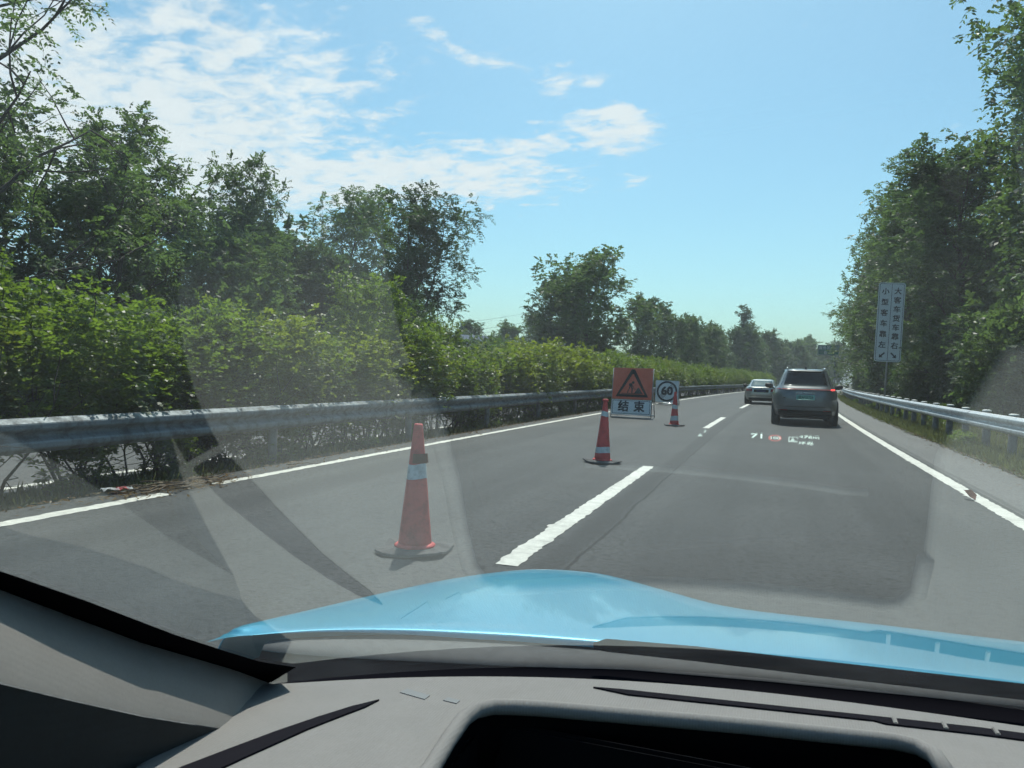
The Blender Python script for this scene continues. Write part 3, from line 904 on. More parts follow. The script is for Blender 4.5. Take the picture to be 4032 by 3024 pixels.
# --- right side behind the guard rail
for k in range(24):
    y = 17.5 + k * 5.6 + rg.uniform(-1, 1)
    s = rg.uniform(.92, 1.08)
    plant('verge_tree', RIGHT[k % 3], ((9.9 if y < 37.5 else 7.4) + cxo(y) + rg.uniform(-.5, .7), y, .1), (s, s, s * (.98 if y < 37.5 else .80 if y < 49 else .86 if y < 70 else .82)), rg.uniform(0, 6.28),
          ('light green', 'dark green', 'spreading green')[k % 3] + ' tall tree behind the right guardrail ' + ('short of the lane sign' if y < 37.5 else 'past the lane sign' if y < 74 else 'past the orange board'), 'tree', 'trees behind the right guardrail')
for k in range(14):
    y = 22 + k * 8 + rg.uniform(-2, 2)
    s = rg.uniform(.72, .88)
    plant('backing_tree', FAR[k % 3], (12.8 + cxo(y) + rg.uniform(-1, 2), y, .55), (s, s, s), rg.uniform(0, 6.28),
          ('pale green', 'dark', 'fresh green')[k % 3] + ' tree in the second rank on the right ' + ('short of the lane sign' if y < 37 else 'behind the lane sign' if y < 74 else 'past the orange board'), 'tree', 'second rank of trees on the right')
for k in range(40):
    y = 13 + k * 2.6 + rg.uniform(-.8, .8)
    s = rg.uniform(.55, .95)
    plant('verge_bush', BUSH[k % 2], ((7.0 if y < 38 else 6.3) + cxo(y) + rg.uniform(-.3, 1.2), y, .05), (s, s, s * rg.uniform(.9, 1.5)), rg.uniform(0, 6.28),
          ('light green' if k % 2 == 0 else 'dark green') + ' bush behind the right guardrail ' + ('short of the lane sign' if y < 34 else 'around the lane sign pole' if y < 42 else 'between the lane sign and the orange board' if y < 74 else 'past the orange board'), 'bush', 'bushes behind the right guardrail', SN)
# --- hedge on the median
y = 1.2; k = 0
while y < 125:
    near = y < 45
    s = rg.uniform(.92, 1.10)
    v = HED[3] if (11.5 < y < 13 or 17 < y < 29 and k % 2 == 0 or k % 5 == 3) else HED[k % 3]
    x = -7.25 + cxo(y) + rg.uniform(-.18, .18)
    hz = s * (.80 if y < 9.5 else .82 if y < 22 else .90)
    zone = ('by the dry twig heap' if y < 8 else 'between the twig heap and the tall sprayed shrub' if y < 14 else 'between the sprayed shrubs and the orange board' if y < 21.5
            else 'behind the orange board' if y < 27 else 'behind the speed limit board' if y < 39 else 'beside the silver sedan' if y < 60 else 'along the far bend short of the green sign' if y < 94 else 'along the far bend past the green sign')
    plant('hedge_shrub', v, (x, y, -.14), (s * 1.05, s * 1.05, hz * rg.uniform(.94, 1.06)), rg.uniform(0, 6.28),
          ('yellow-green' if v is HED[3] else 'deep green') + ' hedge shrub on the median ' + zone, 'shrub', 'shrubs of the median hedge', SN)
    y += 1.05 if y < 50 else 1.5
    k += 1
for (y, s, lab) in ((3.3, .60, 'dark broad-leaved shrub crowding the guardrail short of the twig heap'), (8.6, .52, 'dark broad-leaved shrub grown into the hedge past the twig heap'), (19.3, .5, 'dark broad-leaved shrub in the hedge before the orange board')):
    plant('broadleaf_shrub', BUSH[1], (-7.4 + cxo(y), y, -.15), (s * .8, s * .8, s), y * 2, lab, 'shrub', None, SN)
for (y, s, lab) in ((13.3, .92, 'tall shrub with upright flowering sprays poking out of the median hedge'),
                    (16.6, .74, 'shrub with thin upright sprays next to the tall sprayed shrub'),
                    (5.2, .74, 'overgrown shrub standing highest over the near guardrail'),):
    plant('sprayed_shrub', SPRAY, (-7.5 + cxo(y), y, -.15), (s, s, s), y, lab, 'shrub', None, SN)
for k in range(26):
    y = 4 + k * 1.5 + rg.uniform(-.7, .7)
    s = rg.uniform(.5, 1.1)
    plant('weed', WEED, (-6.5 + cxo(y) + rg.uniform(-.25, .12), y, -.08), s, rg.uniform(0, 6.28),
          'small green weed at the foot of the hedge ' + ('by the twig heap' if y < 9 else 'short of the orange board' if y < 22 else 'past the orange board'), 'weed', 'weeds under the hedge', SN)
for k in range(30):
    y = 11.5 + k * 1.4 + rg.uniform(-.6, .6)
    s = rg.uniform(.4, .9)
    plant('weed', WEED, (4.0 + cxo(y) + rg.uniform(-.45, 1.6), y, 0), s, rg.uniform(0, 6.28),
          'small green weed in the verge grass ' + ('short of the lane sign pole' if y < 36 else 'past the lane sign pole'), 'weed', 'weeds on the grass verge', SN)

# ------------------------------------------------------------------ grass and litter
def grass(name, n, f_off, y0, y1, h0, h1, seed, label, m='grass_blade', w=.006, bias=1.6):
    rg_ = np.random.default_rng(seed)
    y = y0 + (y1 - y0) * rg_.random(n) ** bias
    o = f_off(rg_, n)
    cxa = .000515 * np.clip(y - 10.8, 0, None) ** 2
    z = np.array([gz(v) for v in o]) - .01
    C_ = np.stack([o + cxa, y, z], 1)
    D_ = unit(rg_.normal(0, .38, (n, 3)) + np.array([0, 0, 1.0]))
    N_ = unit(rg_.normal(0, 1, (n, 3)) + np.array([0, -.6, 0]))
    L_ = rg_.uniform(h0, h1, n); W_ = w * rg_.uniform(.7, 1.6, n) * (1 + y / 25)
    me = quads_mesh(name, leaf_quads(C_, D_, N_, L_, W_), rg_.random(n), m)
    o_ = link(bpy.data.objects.new(name, me))
    return tag(o_, label, 'grass', kind='stuff')
def off_verge(r_, n):
    a = 3.42 + np.abs(r_.normal(0, .95, n)); return np.clip(a, 3.40 - .0, 7.5)
def off_edge(r_, n):
    c = r_.integers(0, 90, n); 
    return 3.40 + r_.normal(0, .05, n) + np.abs(r_.normal(0, .10, n))
grass('verge_grass', 42000, off_verge, 9, 75, .05, .23, 3, 'sunlit grass of the verge under the right guardrail')
grass('edge_grass', 9000, off_edge, 9, 60, .03, .12, 4, 'short ragged grass creeping over the edge of the shoulder')
grass('median_grass', 12000, lambda r_, n: -6.0 - np.abs(r_.normal(0, .8, n)), 2, 60, .03, .16, 5, 'sparse grass in the shade under the hedge')
# dry leaves and twigs along the left edge line
def litter(name, n, seed, label, m, cent, sig, L0, L1, W0):
    rg_ = np.random.default_rng(seed)
    o = cent[0] + rg_.normal(0, sig[0], n); y = cent[1] + rg_.normal(0, sig[1], n)
    cxa = .000515 * np.clip(y - 10.8, 0, None) ** 2
    z = np.where(o > -5.75, .006, np.array([gz(v) for v in o]) + .01) + rg_.uniform(0, .03, n)
    C_ = np.stack([o + cxa, y, z], 1)
    D_ = unit(rg_.normal(0, 1, (n, 3)) * np.array([.55, 1.0, .12])); N_ = unit(rg_.normal(0, .45, (n, 3)) + np.array([0, 0, 1.0]))
    me = quads_mesh(name, leaf_quads(C_, D_, N_, rg_.uniform(L0, L1, n), W0 * rg_.uniform(.5, 1.5, n)), rg_.random(n), m)
    return tag(link(bpy.data.objects.new(name, me)), label, 'leaf litter', kind='stuff')
litter('dry_leaves', 500, 8, 'heap of dry leaves and twigs covering a gap of the left edge line', 'dry_leaf', (-5.50, 6.15), (.14, .42), .03, .11, .010)
litter('dead_leaves', 2600, 9, 'dry leaves and dust scattered along the left edge of the road', 'dry_leaf', (-5.80, 12), (.16, 9), .02, .08, .009)
litter('verge_leaves', 1800, 10, 'dry leaves at the ragged edge of the shoulder', 'dry_leaf', (3.55, 17), (.22, 5), .02, .08, .010)
rg = random.Random(9)
def bent_twig(x, y, a, L, r, label=None):
    pts = []
    for i in range(6):
        t = i / 5 - .5
        pts.append((x + math.cos(a) * L * t + rg.uniform(-.02, .02) * L, y + math.sin(a) * L * t + rg.uniform(-.03, .03) * L, .012 + r + rg.uniform(0, .035)))
    return tube('dead_twig', pts, [r, r, r * .9, r * .8, r * .6, r * .3], 'twig', None, 6)
for k, (x, y, a, L) in enumerate([(-5.45, 6.0, 1.3, .7), (-5.38, 6.3, 1.7, .9), (-5.5, 6.5, .9, .5), (-5.62, 5.9, 1.2, .6), (-5.35, 6.6, 1.5, .5), (-5.55, 6.25, 2.1, .45),
                                  (-5.42, 5.75, 1.75, .5), (-5.40, 8.1, 1.2, .5), (-5.46, 8.0, 1.9, .6), (-5.7, 6.1, .5, .4), (-5.6, 6.7, 1.55, .7), (-5.5, 5.7, 1.35, .4)]):
    t = bent_twig(x, y, a, L, rg.uniform(.006, .011))
    tag(t, 'bare brown twig lying by the left edge line', 'twig', 'dead twigs by the edge line')
# wrapper
bm = bmesh.new()
for (x0, w) in ((0, .12), (.12, .10)):
    vs_ = [bm.verts.new((x0 + i * w / 3, j * .035 - .05 + .01 * math.sin(i * 2 + j), .012 + .022 * math.sin(i * 1.9 + j * 2.2) ** 2)) for i in range(4) for j in range(4)]
    for i in range(3):
        for j in range(3):
            bm.faces.new((vs_[i * 4 + j], vs_[i * 4 + 4 + j], vs_[i * 4 + 5 + j], vs_[i * 4 + 1 + j]))
bmesh.ops.solidify(bm, geom=bm.faces[:], thickness=.002)
wr = bm_obj('snack_wrapper', bm, None)
wr.data.materials.append(MATS['cone_white']); wr.data.materials.append(simple('wrapper_red', (.55, .04, .05), .4))
for i, p in enumerate(wr.data.polygons): p.material_index = 1 if p.center.x > .10 and p.center.x < .19 else 0
wr.location = (-5.78, 5.45, .02); wr.rotation_euler = (0, 0, R(62)); wr.scale = (1.15,) * 3
tag(wr, 'crumpled red and white wrapper dropped beside the edge line', 'litter')
bm = bmesh.new()
vs_ = [bm.verts.new(v) for v in ((0, 0, 0.0), (.06, .05, .05), (.055, .13, .10), (0, .17, .085), (-.06, .12, .11), (-.05, .04, .05), (0, .09, .03))]
for a, b in ((0, 1), (1, 2), (2, 3), (3, 4), (4, 5), (5, 0)): bm.faces.new((vs_[a], vs_[b], vs_[6]))
bmesh.ops.solidify(bm, geom=bm.faces[:], thickness=.003)
dl = bm_obj('dead_leaf', bm, None); dl.data.materials.append(simple('leaf_rust', (.20, .075, .045), .7, var=.3, vscale=40))
dl.location = (2.13, 9.55, .006); dl.rotation_euler = (0, 0, .5)
tag(dl, 'curled rust brown leaf lying on the right edge line', 'leaf')

# ------------------------------------------------------------------ traffic cones
def lathe(name, prof, m, parent, n=36, smooth=True):
    V, F = [], []
    for r_, z in prof:
        for k in range(n):
            a = 2 * math.pi * k / n; V.append((r_ * math.cos(a), r_ * math.sin(a), z))
    for i in range(len(prof) - 1):
        for k in range(n):
            a = i * n + k; b = i * n + (k + 1) % n; F.append((a, b, b + n, a + n))
    F.append(tuple(range(n - 1, -1, -1))); F.append(tuple(range((len(prof) - 1) * n, len(prof) * n)))
    return mesh_obj(name, V, F, m, parent, smooth)
def cone(loc, rz, label, bands, patch=None, blunt=False, tilt=(0, 0)):
    e = empty('traffic_cone', loc, rz)
    e.rotation_euler = (tilt[0], tilt[1], rz)
    H = .87
    rad = lambda z: .116 - (.116 - .029) * (z - .035) / (H - .035)
    # base slab: octagon cut rubber plate, curled corners
    bm = bmesh.new()
    pts = []
    s, c = .235, .085
    for (x, y) in ((s, -s + c), (s, s - c), (s - c, s), (-s + c, s), (-s, s - c), (-s, -s + c), (-s + c, -s), (s - c, -s)):
        pts.append((x, y))
    ring = []
    for (x, y) in pts:
        ring.append((x, y))
    mids = []
    for i in range(8):
        a, b = ring[i], ring[(i + 1) % 8]
        mids += [a, ((a[0] * 2 + b[0]) / 3, (a[1] * 2 + b[1]) / 3), ((a[0] + 2 * b[0]) / 3, (a[1] + 2 * b[1]) / 3)]
    rg_ = random.Random(int(loc[1] * 10))
    lay = []
    for zz, sc_ in ((.004, 1), (.018, .985), (.040, .60)):
        row = []
        for (x, y) in mids:
            curl = max(0, (math.hypot(x, y) - .23)) * .45 if sc_ > .8 else 0
            curl *= 1.3 if x * y < 0 else .6
            row.append(bm.verts.new((x * sc_, y * sc_, zz + curl + rg_.uniform(-.002, .002))))
        lay.append(row)
    n = len(mids)
    for a, b in zip(lay, lay[1:]):
        for k in range(n):
            bm.faces.new((a[k], a[(k + 1) % n], b[(k + 1) % n], b[k]))
    bm.faces.new(lay[0][::-1]); bm.faces.new(lay[2])
    base = bm_obj('base', bm, 'rubber_base', e)
    lathe('flange', [(.138, .040), (.140, .048), (.128, .056), (.116, .062)], 'cone_orange', e)
    prof = [(rad(.058), .058)] + [(rad(z), z) for z in np.linspace(.08, H - .02, 14)] + [(rad(H) + .001, H - .008), (rad(H) - .004, H), (rad(H) - .016, H), (rad(H) - .018, H - .05)]
    lathe('body', prof, 'cone_orange', e)
    for (z0, z1) in bands:
        V, F = [], []
        nn = 36
        zs = np.linspace(z0, z1, 4)
        for i, z in enumerate(zs):
            for k in range(nn):
                a = 2 * math.pi * k / nn
                wob = .006 * math.sin(a * 2 + z0 * 30) if i in (0, 3) else 0
                V.append(((rad(z) + .0025) * math.cos(a), (rad(z) + .0025) * math.sin(a), z + wob))
        for i in range(3):
            for k in range(nn):
                a = i * nn + k; b = i * nn + (k + 1) % nn; F.append((a, b, b + nn, a + nn))
        mesh_obj('reflective_band', V, F, 'cone_white', e, True)
    if patch:
        z0, z1, a0, a1 = patch
        V, F = [], []
        for z in (z0, z1):
            for k in range(13):
                a = a0 + (a1 - a0) * k / 12
                r_ = rad(z) + .006 + (.012 if k == 12 else 0)
                V.append((r_ * math.cos(a), r_ * math.sin(a), z))
        for k in range(12): F.append((k, k + 1, k + 14, k + 13))
        bm = bmesh.new(); vv = [bm.verts.new(v) for v in V]
        for f in F: bm.faces.new([vv[i] for i in f])
        bmesh.ops.solidify(bm, geom=bm.faces[:], thickness=.003)
        bm_obj('torn_band', bm, 'cone_patch', e)
    if blunt:
        lathe('top_cap', [(.040, H - .002), (.043, H + .01), (.040, H + .03), (.03, H + .035)], 'cone_orange', e)
    return tag(e, label, 'traffic cone')
cone((-2.27, 4.74, 0), R(8), 'faded red cone with one white band and a torn dark strip', [(.50, .60)], (.605, .67, R(-105), R(20)))
cone((-2.25, 10.7, 0), R(40), 'red cone with two narrow white bands beside the gap before the orange sign', [(.075 + .07, .23), (.66, .73)], blunt=True, tilt=(0, R(1.5)))
cone((-2.36, 19.95, 0), R(20), 'red cone with two wide white bands in front of the speed sign', [(.14, .26), (.44, .54)], tilt=(0, R(.5)))

# ------------------------------------------------------------------ construction signs
def chars(parent, s, size, m, x, z, dz, off, bold):
    for i, ch in enumerate(s):
        text_mesh('character', ch, size, m, parent, (x, off, z - dz * i), bold)
# end-of-works board
A = empty('roadworks_sign', (-3.98, 22.75, 0), R(-6))
A['label'] = 'orange roadworks board over a white panel on a folding steel stand'; A['category'] = 'sign'
tiltm = Matrix.Rotation(R(-7), 4, 'X')
def tilt_obj(o, M):
    o.data.transform(M); return o
def frame_tube(parent, a, b, r_, m, name='frame_tube'):
    return tube(name, [a, b], r_, m, parent, 8)
bd = tilt_obj(poly_prism('board', [(-.60, .55), (.60, .55), (.60, 1.49), (-.60, 1.49)], .006, 'sign_orange', A), tiltm)
wp = tilt_obj(poly_prism('panel', [(-.60, .09), (.60, .09), (.60, .535), (-.60, .535)], .006, 'sign_white', A), tiltm)
def tri(cx_, zb, w, h):
    return [(cx_ - w / 2, zb), (cx_ + w / 2, zb), (cx_, zb + h)]
# triangle outline
V = []; F = []
o1 = [(-.50, .62), (.50, .62), (.05, 1.45), (-.05, 1.45)]; i1 = [(-.385, .70), (.385, .70), (.012, 1.31), (-.012, 1.31)]
for (pts) in (o1, i1):
    V += [(x, -.0075, z) for x, z in pts]
for k in range(4): F.append((k, (k + 1) % 4, 4 + (k + 1) % 4, 4 + k))
def flat(name, V, F, m, parent, th=.0012):
    bm = bmesh.new(); vv = [bm.verts.new(v) for v in V]
    for f in F: bm.faces.new([vv[i] for i in f])
    bmesh.ops.solidify(bm, geom=bm.faces[:], thickness=th)
    return bm_obj(name, bm, m, parent)
tilt_obj(flat('warning_triangle', V, F, 'sign_ink', bd), tiltm)
def shape(name, pts, parent, m='sign_ink', off=-.0085, M=tiltm):
    return tilt_obj(poly_prism(name, pts, .0012, m, parent, off=off), M)
V = []; F = []
for i in range(16):
    a = i / 16 * 2 * math.pi; V.append((.02 + .042 * math.cos(a), -.0085, 1.055 + .042 * math.sin(a)))
tilt_obj(flat('pictogram_head', V, [tuple(range(16))], 'sign_ink', bd), tiltm)
shape('pictogram_body', [(-.115, .985), (-.09, 1.03), (-.02, 1.035), (.005, .99), (-.02, .945), (-.07, .92)], bd)
shape('pictogram_leg', [(-.10, .925), (-.06, .935), (-.07, .87), (-.11, .80), (-.115, .735), (-.15, .735), (-.14, .80), (-.10, .865)], bd)
shape('pictogram_leg', [(-.055, .935), (-.02, .945), (.02, .87), (.015, .735), (-.02, .735), (-.02, .865)], bd)
shape('pictogram_arm', [(-.01, .985), (.02, .965), (.045, .90), (.03, .89), (.0, .93)], bd)
shape('pictogram_shovel', [(-.05, .90), (-.045, .91), (.12, .845), (.115, .835)], bd)
shape('pictogram_heap', [(.07, .735), (.32, .735), (.27, .80), (.23, .87), (.19, .905), (.16, .88), (.12, .82)], bd)
shape('pictogram_ground', [(-.32, .712), (.33, .712), (.33, .732), (-.32, .732)], bd)
# panel border + characters
V = []; F = []
for (x, z0, z1) in ((.575, .115, .512), (.56, .128, .499)):
    V += [(-x, -.0075, z0), (x, -.0075, z0), (x, -.0075, z1), (-x, -.0075, z1)]
for k in range(4): F.append((k, (k + 1) % 4, 4 + (k + 1) % 4, 4 + k))
tilt_obj(flat('panel_border', V, F, 'sign_ink', wp), tiltm)
for ch, x in (('结', -.235), ('束', .245)):
    tilt_obj(text_mesh('character', ch, .335, 'sign_ink', wp, (x, -.0080, .315), .013), tiltm)
for s in (-1, 1):
    tilt_obj(tube('stand_leg', [(s * .615, .012, -.005), (s * .615, .012, 1.48)], .014, 'pole_steel', A, 8), tiltm)
    tube('rear_leg', [(s * .57, .17, 1.40), (s * .57, .62, .01)], .014, 'pole_steel', A, 8)
tilt_obj(tube('cross_bar', [(-.61, .012, .012), (.61, .012, .012)], .012, 'pole_steel', A, 8), tiltm)
tilt_obj(tube('cross_bar', [(-.61, .012, .077), (.61, .012, .077)], .010, 'pole_steel', A, 8), tiltm)
tube('cross_bar', [(-.57, .60, .06), (.57, .60, .06)], .022, 'chrome', A, 8)
# end of 60 limit
B = empty('speed_sign', (-4.47, 34.6, 0), R(-4))
B['label'] = 'white end of speed limit 60 board on a low stand'; B['category'] = 'sign'
tb = Matrix.Rotation(R(-6), 4, 'X')
b2 = tilt_obj(poly_prism('board', [(-.50, .13), (.50, .13), (.50, 1.09), (-.50, 1.09)], .006, 'sign_white', B), tb)
tilt_obj(ring_prism('ring', 0, .61, .375, .46, .0012, 'sign_ink', b2, -.0065, 48), tb)
tilt_obj(text_mesh('digits', '60', .50, 'sign_ink', b2, (0, -.0085, .615), .022, sx=1.05), tb)
for k in range(5):          # five thin slashes
    d = (k - 2) * .042
    c45 = math.sqrt(.5)
    half = .36
    pa = [(-half * c45 + d * c45, -half * c45 - d * c45), (half * c45 + d * c45, half * c45 - d * c45)]
    w = .008
    pts = [(pa[0][0] - w * c45, .61 + pa[0][1] + w * c45), (pa[0][0] + w * c45, .61 + pa[0][1] - w * c45),
           (pa[1][0] + w * c45, .61 + pa[1][1] - w * c45), (pa[1][0] - w * c45, .61 + pa[1][1] + w * c45)]
    shape('slash', pts, b2, 'sign_ink', -.0105, tb)
for s in (-1, 1):
    tilt_obj(tube('stand_leg', [(s * .515, .012, -.005), (s * .515, .012, 1.08)], .013, 'pole_steel', B, 8), tb)
    tube('rear_leg', [(s * .48, .12, 1.0), (s * .48, .52, .01)], .013, 'pole_steel', B, 8)
tube('cross_bar', [(-.48, .50, .055), (.48, .50, .055)], .026, 'chrome', B, 8)
tilt_obj(tube('cross_bar', [(-.51, .012, .03), (.51, .012, .03)], .012, 'pole_steel', B, 8), tb)

# lane rule sign behind the right guardrail
S = empty('lane_sign', (4.60, 37.0, 0), R(2.0))
S['label'] = 'tall white two column lane sign on a thin pole behind the guardrail'; S['category'] = 'sign'
def rrect(x0, x1, z0, z1, r_, n=5):
    P_ = []
    for (cx_, cz_, a0) in ((x1 - r_, z0 + r_, -90), (x1 - r_, z1 - r_, 0), (x0 + r_, z1 - r_, 90), (x0 + r_, z0 + r_, 180)):
        for k in range(n + 1):
            a = R(a0 + 90 * k / n); P_.append((cx_ + r_ * math.cos(a), cz_ + r_ * math.sin(a)))
    return P_
TM_ = Matrix.Rotation(R(1.6), 4, 'Y')
b3 = tilt_obj(poly_prism('board', rrect(-.53, .53, 2.22, 5.66, .10), .012, 'sign_white', S), TM_)
o_ = rrect(-.49, .49, 2.26, 5.62, .075); i_ = rrect(-.472, .472, 2.278, 5.602, .06)
V = [(x, -.0135, z) for x, z in o_] + [(x, -.0135, z) for x, z in i_]; n = len(o_)
tilt_obj(flat('board_border', V, [(k, (k + 1) % n, n + (k + 1) % n, n + k) for k in range(n)], 'sign_ink', b3), TM_)
shape('divider', [(-.009, 2.27), (.009, 2.27), (.009, 5.61), (-.009, 5.61)], b3, 'sign_ink', -.0125, TM_)
for i, ch in enumerate('小型客车靠左'):
    tilt_obj(text_mesh('character', ch, .30, 'sign_ink', b3, (-.245, -.0135, 5.26 - i * .465), .009), TM_)
for i, ch in enumerate('大客车货车靠右'):
    tilt_obj(text_mesh('character', ch, .30, 'sign_ink', b3, (.245, -.0135, 5.28 - i * .395), .009), TM_)
def arrow(cx_, cz_, s):
    base = [(-.03, .17), (.03, .17), (.03, -.02), (.10, -.02), (0, -.14), (-.10, -.02), (-.03, -.02)]
    a = R(45) * s
    return [(cx_ + x * math.cos(a) - z * math.sin(a), cz_ + x * math.sin(a) + z * math.cos(a)) for x, z in base]
shape('arrow', arrow(-.245, 2.49, -1), b3, 'sign_ink', -.0125, TM_)
shape('arrow', arrow(.245, 2.49, 1), b3, 'sign_ink', -.0125, TM_)
tube('pole', [(0, .06, -.3), (.10, .06, 3.0), (.13, .06, 5.4)], .04, 'pole_steel', S, 10)
for z in (2.9, 4.9):
    box('bracket', (z * .028, .025, z), (.5, .03, .05), 'pole_steel', S, .004)

# green direction sign far ahead
yG = 96.0
G = empty('direction_sign', (5.9, yG, 0), R(-1))
G['label'] = 'small green direction sign half hidden by leaves beside the bend'; G['category'] = 'sign'
g1 = poly_prism('board', rrect(-1.15, 1.15, 4.35, 5.55, .08), .03, 'sign_green', G)
o_ = rrect(-1.11, 1.11, 4.39, 5.51, .07); i_ = rrect(-1.07, 1.07, 4.43, 5.47, .05)
V = [(x, -.033, z) for x, z in o_] + [(x, -.033, z) for x, z in i_]; n = len(o_)
flat('board_border', V, [(k, (k + 1) % n, n + (k + 1) % n, n + k) for k in range(n)], 'sign_letter', g1)
for i, ch in enumerate('服务区出口'):
    text_mesh('character', ch, .40, 'sign_letter', g1, (-.82 + i * .41, -.033, 5.20), .01)
text_mesh('character', '右', .40, 'sign_letter', g1, (-.30, -.033, 4.66), .01)
tube('pole', [(.8, .1, -.3), (.8, .1, 5.5)], .10, 'pole_steel', G, 10)
tube('arm', [(-1.0, .1, 4.95), (.8, .1, 4.95)], .06, 'pole_steel', G, 10)
# orange board in the trees
O = empty('warning_board', (8.05, 76, 0), R(4))
O['label'] = 'orange board on a post half buried in the verge bushes'; O['category'] = 'sign'
poly_prism('board', [(-.45, 1.5), (.45, 1.5), (.45, 3.3), (-.45, 3.3)], .03, 'board_orange', O)
tube('post', [(0, .05, -.3), (0, .05, 3.1)], .04, 'pole_steel', O, 8)

# ------------------------------------------------------------------ cars ahead (lofted from horizontal slices)
def car_shell(sl, n=44, expo=5.0):
    """sl rows: z, half width, rear y, front y"""
    V, F = [], []
    for (z, w, ry, fy) in sl:
        cy_, hy = (ry + fy) / 2, (fy - ry) / 2
        for k in range(n):
            a = 2 * math.pi * k / n
            c, s = math.cos(a), math.sin(a)
            e = 2 / expo
            V.append((w * math.copysign(abs(c) ** e, c), cy_ + hy * math.copysign(abs(s) ** e, s), z))
    for i in range(len(sl) - 1):
        for k in range(n):
            a = i * n + k; b = i * n + (k + 1) % n
            F.append((a, b, b + n, a + n))
    F.append(tuple(range(n - 1, -1, -1))); F.append(tuple(range((len(sl) - 1) * n, len(sl) * n)))
    return V, F
def rear_y(sl, x, z, expo=5.0):
    for (a, b) in zip(sl, sl[1:]):
        if a[0] <= z <= b[0]:
            t = (z - a[0]) / (b[0] - a[0]); w = a[1] + (b[1] - a[1]) * t; ry = a[2] + (b[2] - a[2]) * t; fy = a[3] + (b[3] - a[3]) * t
            break
    else:
        w, ry, fy = sl[-1][1:]
    hy = (fy - ry) / 2
    q = max(0.0, 1 - min(1, abs(x / w)) ** expo)
    return (ry + fy) / 2 - hy * q ** (1 / expo), w
def rear_patch(name, sl, x0, x1, z0, z1, m, parent, off=.006, nx=14, nz=6, taper=0.0, smooth=True, zf=None, expo=5.0):
    V, F = [], []
    for j in range(nz + 1):
        z = z0 + (z1 - z0) * j / nz
        for i in range(nx + 1):
            t = i / nx
            xx = x0 + (x1 - x0) * t
            zz = z + (zf(xx) if zf else 0)
            xm = xx * (1 - taper * j / nz)
            yy, w = rear_y(sl, xm, zz, expo)
            V.append((xm, yy - off, zz))
    for j in range(nz):
        for i in range(nx):
            a = j * (nx + 1) + i; F.append((a, a + 1, a + nx + 2, a + nx + 1))
    bm = bmesh.new(); vv = [bm.verts.new(v) for v in V]
    for f in F: bm.faces.new([vv[i] for i in f])
    bmesh.ops.solidify(bm, geom=bm.faces[:], thickness=.004)
    return bm_obj(name, bm, m, parent, smooth)
def wheel(parent, x, y, r_, w):
    t = bpy.data.objects.new('wheel', None); COL.objects.link(t); t.parent = parent; t.location = (x, y, r_)
    def ring(name, prof, m):
        n = 30; V, F = [], []
        for (rad, dx) in prof:
            for k in range(n):
                a = 2 * math.pi * k / n; V.append((dx, rad * math.cos(a), rad * math.sin(a)))
        for i in range(len(prof) - 1):
            for k in range(n):
                a = i * n + k; b = i * n + (k + 1) % n; F.append((a, b, b + n, a + n))
        F.append(tuple(range(n))); F.append(tuple(range((len(prof) - 1) * n, len(prof) * n)))
        return mesh_obj(name, V, F, m, t, True)
    ring('tyre', [(r_ * .62, -w / 2), (r_ * .93, -w / 2), (r_, -w / 2 + .025), (r_, w / 2 - .025), (r_ * .93, w / 2), (r_ * .62, w / 2)], 'tyre')
    ring('rim', [(r_ * .60, -w * .46), (r_ * .64, -w * .3), (r_ * .64, w * .3), (r_ * .60, w * .46)], 'rim')
def mirror(parent, x, y, z, s, m):
    bm = bmesh.new()
    bmesh.ops.create_uvsphere(bm, u_segments=16, v_segments=10, radius=1)
    for v in bm.verts:
        v.co = Vector((math.copysign(abs(v.co.x) ** .8, v.co.x) * .125, v.co.y * .09, math.copysign(abs(v.co.z) ** .75, v.co.z) * .078 + v.co.x * s * .012))
    bmesh.ops.translate(bm, vec=(x, y, z), verts=bm.verts)
    o = bm_obj('mirror', bm, m, parent, True)
    tube('mirror_arm', [(x - s * .08, y + .02, z - .05), (x - s * .20, y + .05, z - .09)], .02, 'black_plastic', o, 8)
SUV = empty('suv', (.86, 22.75, 0), -head(24))
SUV['label'] = 'dark grey suv with a thin red light bar and green licence plate'; SUV['category'] = 'car'
sl = [(.27, .835, .16, 4.5), (.33, .875, .05, 4.62), (.45, .892, .0, 4.7), (.62, .897, -.02, 4.74), (.80, .895, -.02, 4.74), (.92, .880, .0, 4.7), (.98, .862, .02, 4.6),
      (1.03, .83, .045, 4.4), (1.075, .785, .10, 3.5), (1.12, .755, .17, 3.3), (1.25, .70, .27, 2.9), (1.40, .635, .37, 2.55), (1.50, .585, .44, 2.3), (1.555, .545, .50, 2.1), (1.585, .49, .62, 1.95), (1.60, .36, .85, 1.7)]
V, F = car_shell(sl)
body = mesh_obj('body', V, F, 'paint_graphite', SUV, True)
rear_patch('rear_window', sl, -.655, .655, 1.125, 1.525, 'car_glass', SUV, .006, taper=.17, nz=8)
rear_patch('spoiler', sl, -.575, .575, 1.535, 1.575, 'paint_graphite', SUV, .05, nz=3)
rear_patch('bumper', sl, -.80, .80, .275, .44, 'black_plastic', SUV, .012)
rear_patch('light_bar', sl, -.62, .62, 1.018, 1.036, 'lamp_red_bar', SUV, .008, nz=2, nx=24)
rear_patch('tail_lamp', sl, .655, .775, 1.008, 1.044, 'lamp_red_lit', SUV, .010, nz=3)
rear_patch('tail_lamp', sl, -.775, -.655, 1.008, 1.044, 'lamp_red', SUV, .010, nz=3)
rear_patch('trim_groove', sl, -.80, .80, .985, .995, 'black_plastic', SUV, .004, nz=1, nx=24)
rear_patch('tailgate_seam', sl, -.70, .70, .535, .543, 'black_plastic', SUV, .004, nz=1, nx=24)
